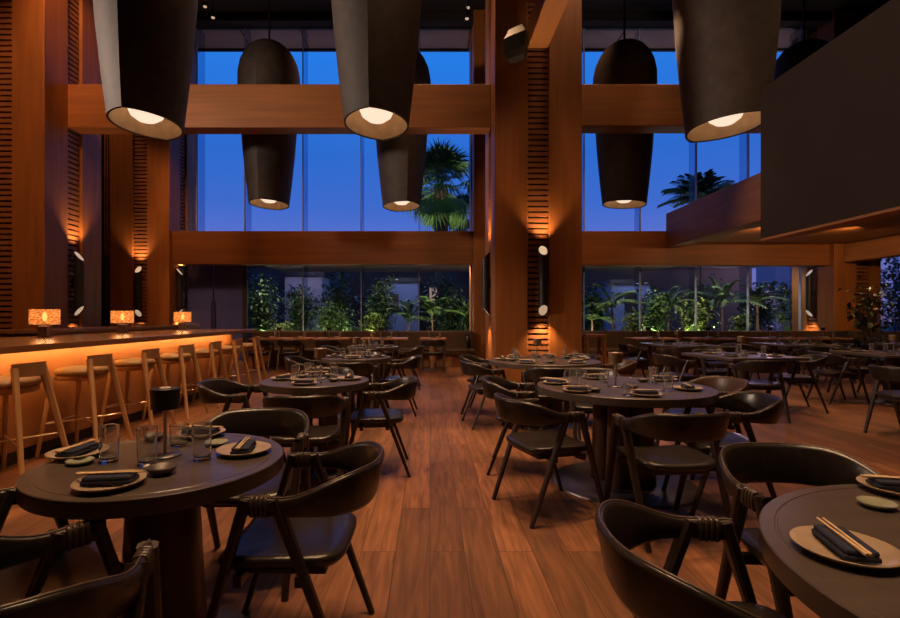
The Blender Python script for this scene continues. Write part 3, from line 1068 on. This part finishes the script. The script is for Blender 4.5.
# --- right hand side
def right_table(x, y, w, lab, nm, chairs, rz=0, cg=None, sett=True):
    square_table(x, y, w, w, lab, 'square tables in the right half', rz)
    for (dx, dy, fx, fy, cl) in chairs:
        chair(x + dx, y + dy, fx, fy, cl, cg)
    if sett:
        ring_setting(x, y, w / 2 + .02, (0, 90, 180, 270) if w < 1 else (-40, 40, 140, 220), nm, False, True, False)
        table_lamp(x, y, nm, shade2)
right_table(4.42, 7.1, 1.1, 'dark square table at the right with glasses, in front of the potted plants', 'nearest square table',
            [(-.25, -.72, .1, 1, 'dark chair seen from behind at the nearest square table'), (.78, -.05, -1, .25, 'dark chair right of the nearest square table with splayed legs in view'),
             (-.85, .15, 1, 0, 'dark chair left of the nearest square table'), (.1, .85, 0, -1, 'dark chair on the far side of the nearest square table')], R(6), 'chairs around the nearest square table')
right_table(7.0, 7.55, 1.1, 'dark square table at the right edge of the photo', 'right edge square table',
            [(-.80, .12, 1, -.1, 'dark chair left of the square table at the right edge'), (-.15, -.8, 0, 1, 'dark chair at the near side of the square table at the right edge'),
             (.1, .82, 0, -1, 'dark chair beyond the square table at the right edge')], R(-4), 'chairs around the right edge table')
right_table(4.95, 10.0, 1.1, 'dark square table in the right background, left of two', 'left background square table',
            [(-.33, -.75, 0, 1, 'dark chair on the near side of the left background table'), (.33, -.78, 0, 1, 'dark chair beside its twin, near side of the left background table'),
             (-.85, 0, 1, 0, 'dark chair left of the left background table'), (.85, 0, -1, 0, 'dark chair right of the left background table')], 0, 'chairs around the left background table')
right_table(7.35, 10.1, 1.1, 'dark square table in the right background, before the far right column', 'right background square table',
            [(-.2, -.78, .1, 1, 'dark chair on the near side of the right background table'), (-.85, 0, 1, 0, 'dark chair left of the right background table'),
             (.80, 0, -1, .1, 'dark chair right of the right background table')], 0, 'chairs around the right background table')
right_table(9.8, 9.9, 1.1, 'dark square table in the far right background beside the leafy plant', 'far right background table',
            [(-.85, 0, 1, 0, 'dark chair left of the far right background table'), (-.1, -.8, 0, 1, 'dark chair on the near side of the far right background table')], 0, 'chairs around the far right background table')
chair(5.17, 5.42, .97, .25, 'dark chair cut off by the right edge of the photo, standing alone', 'single chair at the right edge')

# ---------------------------------------------------------------- window seating
def banquette(x0, x1, label, gaps=()):
    t = thing('banquette', label, 'bench', (x0, 13.0, 0))
    W = x1 - x0
    bx(.03, W - .03, .08, .85, 0, .30).build('base', M['bar_wood'], t)
    m = MB()
    k = max(1, int(W / 1.6))
    for i in range(k):
        m.box(W * i / k + .006, W * (i + 1) / k - .006, 0, .72, .30, .46, None, .03)
    m.build('seat_cushion', M['banquette'], t)
    m = MB()
    for i in range(k):
        m.box(W * i / k + .006, W * (i + 1) / k - .006, .68, .86, .40, .92, None, .03)
    m.build('backrest', M['banquette'], t)
    return t
banquette(-4.9, XL_C - .03, 'long brown leather banquette under the left window')
banquette(XL_C + W4 + .9, XL_E - .1, 'long brown leather banquette under the right window')
banquette(XL_E + 1.3, 14.7, 'short brown banquette right of the far right column')
tag(bx(XL_E - .05, XL_E + 1.3, 13.3, 13.85, 0, .92, .02).build('low_divider', M['banquette']), 'low dark divider in front of the far right column', 'divider')
# round end pillow of the left banquette
tag(MB().lathe([(.02, -.07), (.15, -.06), (.19, 0), (.15, .06), (.02, .07)], 24, M=Matrix.Translation((XL_C - .2, 13.35, .655)) @ Matrix.Rotation(R(80), 4, 'Y') @ Matrix.Rotation(R(10), 4, 'X')).build('round_cushion', M['leather']), 'dark round cushion at the right end of the left banquette', 'cushion')
# timber side station left of the right banquette
t = thing('service_stand', 'open light timber stand right of the middle column', 'stand', (3.62, 11.1, 0))
for a in (-.19, .19):
    for b in (-.18, .18):
        bx(a - .03, a + .03, b - .03, b + .03, 0, .86).build('leg', M['bar_wood'], t)
bx(-.23, .23, -.22, .22, .86, .92, .004).build('top', M['bar_wood'], t)
bx(-.19, .19, -.18, .18, .40, .44).build('shelf', M['bar_wood'], t)

def banq_table(px0, px1, idx, lab):
    Y = 12.55
    x0, x1 = (px0 - HX) / F * Y, (px1 - HX) / F * Y
    cx, w = (x0 + x1) / 2, (x1 - x0)
    t = thing('banquette_table', lab, 'table', (cx, Y, 0), 0, 'tables along the banquettes')
    bx(-w / 2, w / 2, -.36, .36, TH - .02, TH + .02, .006).build('tabletop', M['bar_wood'], t)
    ps = (0,) if w < 1.3 else (-w * .27, w * .27)
    for q in ps:
        MB().lathe([(.09, .02), (.085, TH - .02)], 18, c=(q, 0, 0)).build('upright', M['bar_wood'], t)
        MB().lathe([(.24, 0), (.24, .012), (.05, .02)], 30, c=(q, 0, 0)).build('base_plate', M['base_metal'], t)
    nm = idx
    k = 1 if w < 1.3 else 2
    for j in range(k):
        q = cx + (0 if k == 1 else (-w * .25 if j == 0 else w * .25))
        s_ = '' if k == 1 else (' left half' if j == 0 else ' right half')
        put(P_plate, q, Y - .18, TH + .0205, 0, 'tan plate at the front of the %s%s' % (nm, s_), 'plates on banquette tables')
        put(P_napkin, q, Y - .18, TH + .0345, .3, 'napkin on the %s%s' % (nm, s_), 'napkins on banquette tables')
        put(P_plate, q + .05, Y + .18, TH + .0205, 0, 'tan plate by the bench, %s%s' % (nm, s_), 'plates on banquette tables')
        put(P_glass, q + .17, Y + .02, TH + .0205, 0, 'water glass on the %s%s' % (nm, s_), 'glasses on banquette tables')
        chair(q, Y - .62, 0, 1, 'dark chair tucked at the %s%s' % (nm, s_), 'chairs along the banquettes')
    o = copy_tree(lamp0)
    o.location = (cx - .1, Y, TH + .02)
    tag(o, 'small shaded lamp on the %s' % nm, 'lamp', 'small table lamps')
for (a, b, nm) in ((254, 312, 'wide bench table nearest the bar'), (316, 350, 'narrow left bay bench table'), (361, 408, 'wide bench table behind round tables'), (420, 446, 'bench table by the round cushion'),
                   (630, 674, 'first right bay bench table'), (690, 734, 'second right bay bench table'), (752, 796, 'third right bay bench table'), (808, 846, 'bench table before the right column')):
    banq_table(a, b, nm, 'timber ' + nm)

# ---------------------------------------------------------------- outdoors
struct(bx(-60, 70, YG, 90, -.12, -.02).build('ground_outside', M['ground']))
struct(bx(-9.0, 15.2, 14.32, 15.95, ZC + .02, ZC + .14).build('ceiling_overhang', M['soffit']))
sm = MB()
for px in (241, 301, 360, 418, 470, 624, 700, 760):
    x = (px - HX) / F * 15
    sm.box(x - .012, x + .012, 14.4, 15.9, ZC, ZC + .02)
struct(sm.build('trim_3', M['frame']))
struct(bx(-9.0, 15.2, 15.95, 16.05, ZC - .04, ZC + .3).build('trim_4', M['frame']))
struct(bx(-5.4, 8.2, 14.95, 18.4, 2.96, 3.10).build('ceiling_canopy', M['soffit']))
struct(bx(-5.4, 14.6, 15.15, 15.4, 0, .86).build('trim_5', M['plinth']))

def leaf_quad(m, p, d, up, ln, w, bend=.25):
    d = d.normalized()
    s = d.cross(up)
    if s.length < 1e-3:
        s = Vector((1, 0, 0))
    s.normalize()
    u2 = s.cross(d).normalized()
    a = p
    b = p + d * ln * .5 + u2 * ln * .06
    c = p + d * ln - u2 * ln * bend
    m.add([a, b + s * w, c, b - s * w, b], [(0, 1, 4), (1, 2, 4), (2, 3, 4), (3, 0, 4)], True)

def bushy(x, y, h, r, mat, label, cat, leaf=.12, n=420, stems=6, z0=0.0, ratio=1.0, seed=1, group='plants behind the window seating'):
    q = random.Random(seed)
    t = thing('leafy_shrub', label, cat, (x, y, z0), q.uniform(0, 6), group)
    st, lf = MB(), MB()
    tips = []
    for k in range(stems):
        a = q.uniform(0, 2 * PI)
        e = Vector((math.cos(a) * r * q.uniform(.2, .75), math.sin(a) * r * .8 * q.uniform(.2, .75), h * q.uniform(.6, .98)))
        mid = e * .5 + Vector((q.uniform(-.1, .1), q.uniform(-.1, .1), h * .08))
        pts = [Vector((0, 0, 0)) + Vector((math.cos(a), math.sin(a), 0)) * .04, mid, e]
        st.tube(pts, .016, 6, r2=.005)
        tips.append(pts)
    for k in range(n):
        p0, p1, p2 = q.choice(tips)
        tt = q.uniform(.12, 1) ** .8
        base = p0.lerp(p1, tt * 2) if tt < .5 else p1.lerp(p2, tt * 2 - 1)
        off = Vector((q.gauss(0, 1), q.gauss(0, 1), q.gauss(0, .8))) * r * .27
        p = base + off
        p.z = max(.05, p.z)
        d = Vector((q.gauss(0, 1), q.gauss(0, 1), q.uniform(-.5, .7)))
        leaf_quad(lf, p, d, Vector((0, 0, 1)), leaf * q.uniform(.8, 1.6), leaf * .30 * ratio)
    st.build('stems', M['bark'], t)
    lf.build('leaves', M[mat], t)
    return t

def fronds(lf, c, n, ln, droop, mat_w, q, spread=(-.1, .9), leaflets=16):
    for k in range(n):
        a = 2 * PI * k / n + q.uniform(-.25, .25)
        el = q.uniform(*spread)
        d = Vector((math.cos(a) * math.cos(el), math.sin(a) * math.cos(el), math.sin(el)))
        L = ln * q.uniform(.8, 1.15)
        pts = []
        for j in range(9):
            f = j / 8
            pts.append(c + d * (L * f) + Vector((0, 0, -droop * L * f * f)))
        lf.tube(pts, .012, 4, r2=.003)
        for j in range(2, leaflets):
            f = j / leaflets
            p = c + d * (L * f) + Vector((0, 0, -droop * L * f * f))
            tan = (d + Vector((0, 0, -2 * droop * f))).normalized()
            sd = tan.cross(Vector((0, 0, 1))).normalized()
            for s in (-1, 1):
                dd = tan * .55 + sd * s * .9 + Vector((0, 0, .12))
                leaf_quad(lf, p, dd, Vector((0, 0, 1)), L * .30 * (1 - .55 * f) + .03, mat_w, .3)

def feather_palm(x, y, h, ln, label, seed, mat='leaf2', n=13, z0=0.0, droop=.45, w=.034, group='plants behind the window seating'):
    q = random.Random(seed)
    t = thing('feather_palm', label, 'palm', (x, y, z0), 0, group)
    MB().tube([(0, 0, 0), (.02, 0, h * .5), (0, 0, h)], .05, 8, r2=.035).build('trunk', M['bark'], t)
    lf = MB()
    fronds(lf, Vector((0, 0, h)), n, ln, droop, w, q, (.35, 1.4))
    lf.build('fronds', M[mat], t)
    return t

def fan_palm(x, y, h, r, label, seed, mat, trunk=.2, n=46, z0=0.0, skirt=True):
    """tall palm: a ball of fan leaves on a trunk"""
    q = random.Random(seed)
    t = thing('fan_palm', label, 'palm', (x, y, z0), 0, 'tall palms outside')
    MB().tube([(0, 0, 0), (.05, 0, h * .4), (0, 0, h)], trunk * 1.2, 12, r2=trunk).build('trunk', M['bark'], t)
    lf = MB()
    c0 = Vector((0, 0, h))
    for k in range(n):
        a = q.uniform(0, 2 * PI)
        el = q.uniform(-1.1 if skirt else -.3, 1.45)
        d = Vector((math.cos(a) * math.cos(el), math.sin(a) * math.cos(el), math.sin(el)))
        L = r * q.uniform(.5, .66)
        c = c0 + d * L
        lf.tube([c0, c], .02, 4)
        s = d.cross(Vector((0, 0, 1)))
        if s.length < .1:
            s = Vector((1, 0, 0))
        s.normalize()
        u = s.cross(d)
        for j in range(15):
            b = R(-105 + 210 * j / 14)
            dd = d * math.cos(b) + s * math.sin(b) + u * .12 + Vector((0, 0, -.18))
            leaf_quad(lf, c, dd, u, r * .42 * q.uniform(.85, 1.1), r * .022, .35)
    lf.build('fronds', M[mat], t)
    return t

def far(px, Y):
    return (px - HX) / F * Y
def hgt(py, Y):
    return EYE + (HY - py) / F * Y
fan_palm(far(441, 24.9), 24.9, hgt(188, 24.9), 2.35, 'tall palm tree outside the left window, beside the middle column', 3, 'leaf', .32, 84)
fan_palm(far(443, 31) + 1.2, 31, hgt(214, 31), 1.4, 'lower palm crown just right of the tall palm outside', 8, 'leaf2', .25, 36)
t = feather_palm(far(700, 24), 24, hgt(203, 24), 2.3, 'broad palm outside the upper right window above the edge beam', 5, 'leaf', 44, 0, .42, .085, 'tall palms outside')

PZ = .0
specs = [  # px, Y, kind, height above floor, radius, material, label
    (262, 15.9, 'b', 2.75, .62, 'leaf2', 'tall dark leafy shrub beside the dusk-lit door', .17),
    (281, 15.6, 'b', 1.45, .42, 'leaf3', 'small bright green shrub near the dusk-lit door', .12),
    (300, 16.6, 'b', 2.15, .55, 'leaf2', 'dark shrub behind the bright shrub, left bay', .13),
    (322, 16.2, 'b', 2.0, .55, 'leaf', 'round leafed shrub left of the small tree, left bay', .11),
    (345, 15.9, 'b', 1.75, .5, 'leaf', 'light dappled shrub in the middle of the left bay', .10),
    (372, 15.7, 'b', 1.55, .38, 'leaf3', 'low pale leafed plant in the middle of the left bay', .13),
    (383, 16.4, 'b', 2.75, .5, 'leaf2', 'tall narrow dark shrub in the left bay', .12),
    (408, 16.3, 'p', 1.1, 1.3, 'leaf2', 'low feather palm in the left bay', 0),
    (432, 16.1, 'p', 1.35, 1.2, 'leaf', 'feather palm left of the middle column', 0),
    (452, 16.6, 'b', 2.3, .45, 'leaf2', 'dark shrub at the right end of the left bay', .13),
    (468, 16.2, 'b', 1.9, .28, 'leaf', 'slim shrub against the middle column', .12),
    (592, 15.8, 'p', 1.2, .9, 'leaf', 'feather palm against the middle column, right bay', 0),
    (612, 16.2, 'p', 1.6, 1.35, 'leaf2', 'dark feather palm near the middle column, right bay', 0),
    (632, 15.7, 'b', 1.75, .42, 'leaf3', 'bright shrub at left of the right bay', .13),
    (652, 15.8, 'b', 2.1, .5, 'leaf', 'leafy shrub between two palms, right bay', .12),
    (668, 16.5, 'p', 1.5, 1.35, 'leaf2', 'dark feather palm in the middle of the right bay', 0),
    (692, 15.7, 'b', 2.0, .55, 'leaf3', 'brightly lit green shrub in the middle of the right bay', .13),
    (722, 16.2, 'p', 1.7, 1.45, 'leaf2', 'tall feather palm under the edge beam', 0),
    (741, 15.6, 'b', 1.6, .34, 'leaf3', 'small yellow green lit plant under the edge beam', .12),
    (757, 16.6, 'p', 1.8, 1.1, 'leaf2', 'dark palm left of the far right column', 0),
    (788, 16.4, 'b', 2.5, .42, 'leaf2', 'open leafed small tree left of the far right column', .12),
]
for i, (px, Y, kd, h, r, mt, lab, lf_) in enumerate(specs):
    if kd == 'b':
        bushy(far(px, Y), Y, h, r, mt, lab, 'shrub', lf_, int(700 + 900 * r), 6, seed=i + 20)
    else:
        feather_palm(far(px, Y), Y, h, r, lab, i + 20, mt, 14)
# plants inside at the right column
o = bushy(far(868, 11.5), 11.5, 2.35, .62, 'leaf2', 'dark branching plant in front of the far right column', 'plant', .17, 300, 7, z0=0.0, seed=77, group='plants by the right edge')
o = bushy(far(896, 15.9), 15.9, 3.0, .85, 'leaf2', 'dark bush outside the window at the right edge', 'shrub', .16, 620, 8, z0=0.0, seed=78, group='plants by the right edge')
# trees beyond and buildings
for i, (px, Y, h, rr) in enumerate(((262, 19.6, 3.1, .9), (300, 19.2, 2.6, .8), (338, 20.2, 2.9, .9), (378, 19.4, 3.0, .7), (450, 20.2, 3.0, .9), (594, 19.6, 2.4, .8), (655, 20.2, 2.7, .9), (702, 19.6, 3.0, .8), (757, 20.4, 2.7, .9), (905, 19.8, 4.2, 1.3))):
    bushy(far(px, Y), Y, h, rr, 'leaf2', 'dark background tree beyond the window plants, %s' % ('left bay' if px < 500 else 'right bay'), 'tree', .24, 900, 9, seed=200 + i, group='background trees of the %s bay' % ('left' if px < 500 else 'right'))
def building(x0, x1, y, z1, mat, label, wins, dp=2.2):
    t = thing('building', label, 'building', (x0, y, 0))
    bx(0, x1 - x0, 0, dp, 0, z1).build('wall', M[mat], t)
    bx(-.15, x1 - x0 + .15, -.15, dp + .15, z1, z1 + .2).build('roof', M['frame'], t)
    for (a, b, c, d_, mm) in wins:
        bx(a, b, -.03, .02, c, d_).build('window', M[mm], t)
    return t
B1 = 27.2
building(far(150, B1), far(500, B1), B1, hgt(266, B1), 'dusk_wall', 'long dark building across the street, left window', [(4.5, 5.6, 1.4, 3.2, 'frame'), (13.0, 14.0, 1.6, 3.0, 'frame'), (15.2, 15.9, 2.2, 2.9, 'win_lit')])
building(far(285, 24), far(322, 24), 24, hgt(276, 24), 'plaster', 'pale lit hut seen through the left window', [(.3, .8, 1.2, 2.4, 'frame')])
building(far(384, 24), far(418, 24), 24, hgt(282, 24), 'blue_render', 'bluish hut seen through the left window', [(.3, .7, 1.5, 2.4, 'frame')])
building(far(575, B1), far(752, B1), B1, hgt(268, B1), 'dusk_wall', 'long dark building across the street, right window', [(1.2, 2.2, 1.5, 3.0, 'frame'), (4.4, 5.2, 2.3, 3.0, 'frame')])
building(far(612, 24), far(650, 24), 24, hgt(284, 24), 'blue_render', 'bluish hut seen through the right window', [(.6, 1.2, 1.5, 2.4, 'frame')])
building(far(752, B1) + .45, far(812, B1), B1 + 2, hgt(294, B1), 'plaster', 'low pinkish building left of the far right column', [(1.6, 2.2, 1.2, 2.0, 'frame')])
building(far(776, 36), far(793, 36), 36, hgt(262, 36), 'plaster', 'slim white tower left of the far right column', [(.3, .8, 3.0, 3.7, 'frame')])

# uplights in the planting
for (px, Y, z, pw) in ((281, 15.5, .9, 9), (372, 15.5, .9, 9), (345, 15.6, 1.0, 5), (432, 15.55, .9, 7), (592, 15.5, .9, 5), (635, 15.5, .9, 9), (655, 15.5, 1.0, 6), (692, 15.45, 1.0, 14), (741, 15.45, .9, 9), (322, 15.7, .9, 4), (792, 15.6, .9, 4), (262, 15.5, 1.0, 4)):
    lamp('POINT', 'garden_uplight', (far(px, Y), Y, .83), pw * 4.5, (1.0, .88, .58), shadow_soft_size=.03)
for px in (262, 300, 345, 383, 425, 462, 600, 635, 668, 700, 735, 775):
    aim(lamp('SPOT', 'canopy_light', (far(px, 15.1), 15.1, 2.9 if px < 720 else 2.7), 88, (1.0, .84, .62), spot_size=R(150), spot_blend=.9, shadow_soft_size=.05), (far(px, 16.0), 16.0, 1.6))
for (x, y, z, tx, ty, tz, p) in ((.5, 21.6, .5, .6, 24.9, 8.0, 3600), (11.0, 19.5, .5, 12.9, 24, 6.6, 3200), (13.0, 14.95, .4, 14.2, 16.4, 2.4, 60)):
    aim(lamp('SPOT', 'palm_uplight', (x, y, z), p, (1.0, .86, .6), spot_size=R(50), spot_blend=.6, shadow_soft_size=.1), (tx, ty, tz))
lamp('POINT', 'street_light', (far(300, 22.5), 22.5, 3.9), 26, (.75, .7, 1.0), shadow_soft_size=.3)
lamp('POINT', 'street_light', (far(400, 22.5), 22.5, 3.9), 60, (.6, .7, 1.0), shadow_soft_size=.3)
lamp('POINT', 'street_light', (far(640, 22.5), 22.5, 3.9), 70, (.6, .7, 1.0), shadow_soft_size=.3)
lamp('POINT', 'street_light', (far(770, 25), 25, 3.9), 160, (1.0, .65, .85), shadow_soft_size=.3)

# ---------------------------------------------------------------- overhead spots (inferred ceiling lamps plus added fill, no fixtures built)
def down(x, y, z, tx, ty, tz, p, size=34, col=WARM, soft=.12, blend=.6):
    return aim(lamp('SPOT', 'overhead_spot', (x, y, z), p, col, spot_size=R(size), spot_blend=blend, shadow_soft_size=soft), (tx, ty, tz))
ZL = ZC - .25
# on the timber faces
OR = (1.0, .44, .18)
down(-6.5, 3.0, ZL, -7.7, 9.4, 2.4, 1550, 62, OR, .3)
down(2.0, 2.4, ZL, 2.0, 9.4, 1.2, 720, 40, OR, .3)
down(-4.0, 5.0, ZL, -3.2, 10.0, 5.0, 200, 60, OR, .3)
down(6.0, 5.0, ZL, 6.0, 10.0, 5.0, 40, 60, OR, .3)
down(-5.6, 10.9, ZL, -5.4, 14.0, 3.0, 560, 52, OR, .2)
down(-2.2, 10.9, ZL, -2.2, 14.0, 3.0, 560, 52, OR, .2)
down(3.3, 11.0, ZL, 3.4, 14.0, 3.0, 420, 50, OR, .2)
down(6.1, 10.9, ZL, 6.1, 14.0, 3.0, 560, 50, OR, .2)
down(-6.4, 8.0, ZL, -8.0, 13.9, 2.6, 1000, 40, OR, .3)
down(2.9, 7.0, 5.6, 6.7, 9.0, 3.7, 330, 40, WARM2, .2)  # mid-air spot added to brighten the mezzanine edge beam
# spot without fixture added at the left to side-light the pendants
aim(lamp('SPOT', 'pendant_side_fill', (-9.0, 5.0, 5.4), 2300, (1.0, .72, .56), spot_size=R(92), spot_blend=.8, shadow_soft_size=.4), (-1.5, 7.2, 5.3))
down(-9.0, 12.2, ZL, -9.0, 14.3, 4.0, 260, 40, OR, .1)  # added to lift the unlit battens out of black
# fill spots added below the mezzanine for the beam and column
for x in (7.6, 9.6):
    aim(lamp('SPOT', 'mezzanine_fill', (x, 11.2, 3.2), 75, WARM, spot_size=R(110), spot_blend=.9, shadow_soft_size=.1), (x + .3, 14.0, 2.9))
aim(lamp('SPOT', 'mezzanine_fill', (10.0, 10.6, 3.0), 110, WARM, spot_size=R(80), spot_blend=.9, shadow_soft_size=.1), (11.8, 13.9, 1.8))
aim(lamp('SPOT', 'beam_fill', (2.03, 9.16, 2.85), 260, WARM2, spot_size=R(46), spot_blend=.8, shadow_soft_size=.05), (2.02, 8.4, 6.3))  # floating spot added to light the underside of the roof beam
for y in (4.0, 5.7, 7.4, 9.0):
    down(-2.3, y - .3, ZL, -3.45, y, .7, 560, 20, WARM2, .2)
# on the tables
for (x, y, p) in ((-1.0, 1.9, 520), (-1.0, 4.3, 480), (-1.0, 6.75, 420), (-1.0, 9.2, 420), (1.5, 3.9, 520), (1.4, 6.2, 420), (1.4, 1.0, 420), (4.4, 7.1, 420), (4.9, 10, 420)):
    down(x + .3, y - .4, ZL, x, y, .7, p * 1.7, 30, WARM2)
# wide fill spots added over the aisles
for (x, y, p) in ((.3, 2.2, 800), (.3, 5.6, 650), (3.5, 4.0, 700), (5.8, 5.5, 650), (-2.6, 3.0, 800), (-2.6, 7.0, 650), (3.2, 9.0, 500), (.2, 9.5, 500), (7.5, .8, 400)):
    down(x, y, ZL, x, y, 0, p * 1.2, 62, (1.0, .55, .28), .3)
for px in (285, 333, 384, 433, 652, 712, 774):
    down(far(px, 12.3), 12.4, ZL, far(px, 12.5), 12.55, .7, 500, 16, WARM2)
for (x, y, p) in ((7.6, 10, 60), (7.6, 7.5, 60), (9.8, 9.6, 60), (10.6, 12.2, 60), (12, 8.5, 60), (9.5, 5.5, 60)):
    down(x, y, 3.3, x, y, 0, p, 130, WARM)
down(.4, 12.0, ZL, .4, 12.2, 0, 500, 12, WARM)
# fill spots added outdoors to brighten the roof overhang
for x in (-5.0, -1.5, 4.0, 8.0):
    aim(lamp('SPOT', 'overhang_fill', (x, 15.2, 3.3), 60, (1.0, .75, .75), spot_size=R(90), spot_blend=.8, shadow_soft_size=.1), (x, 15.4, ZC))

# ---------------------------------------------------------------- world: dusk sky
w = bpy.data.worlds.new('dusk')
sc.world = w
w.use_nodes = True
nt = w.node_tree
for n in list(nt.nodes):
    nt.nodes.remove(n)
wo = nt.nodes.new('ShaderNodeOutputWorld')
bg = nt.nodes.new('ShaderNodeBackground')
tc = nt.nodes.new('ShaderNodeTexCoord')
sp = nt.nodes.new('ShaderNodeSeparateXYZ')
rp = nt.nodes.new('ShaderNodeValToRGB')
e = rp.color_ramp.elements
e[0].position = 0.0
e[0].color = srgb(120, 105, 165)
e[1].position = 1.0
e[1].color = srgb(12, 40, 110)
for p, c in ((.15, srgb(90, 114, 204)), (.21, srgb(64, 108, 204)), (.30, srgb(46, 108, 206)), (.46, srgb(40, 126, 230)), (.62, srgb(25, 80, 175))):
    k = e.new(p)
    k.color = c
nt.links.new(tc.outputs['Generated'], sp.inputs[0])
nt.links.new(sp.outputs['Z'], rp.inputs[0])
nt.links.new(rp.outputs[0], bg.inputs[0])
bg.inputs[1].default_value = 1.0
nt.links.new(bg.outputs[0], wo.inputs[0])

# ---------------------------------------------------------------- camera
cam = bpy.data.cameras.new('camera')
cam.sensor_width = 36
cam.lens = F / 900 * 36
cam.shift_x = (450 - HX) / 900
cam.shift_y = (HY - 309) / 900
cam.clip_end = 300
cam.clip_start = .05
co = bpy.data.objects.new('camera', cam)
link(co)
co.location = (0, 0, EYE)
co.rotation_euler = (PI / 2, 0, 0)
sc.camera = co
sc.view_settings.view_transform = 'Standard'
sc.view_settings.look = 'None'
sc.view_settings.gamma = 1
sc.view_settings.use_curve_mapping = False
sc.view_settings.exposure = 0.0
sc.cycles.use_denoising = True
sc.cycles.max_bounces = 8
sc.cycles.diffuse_bounces = 3
sc.cycles.glossy_bounces = 3
sc.cycles.transparent_max_bounces = 16
sc.cycles.transmission_bounces = 8
sc.cycles.sample_clamp_indirect = 4.0
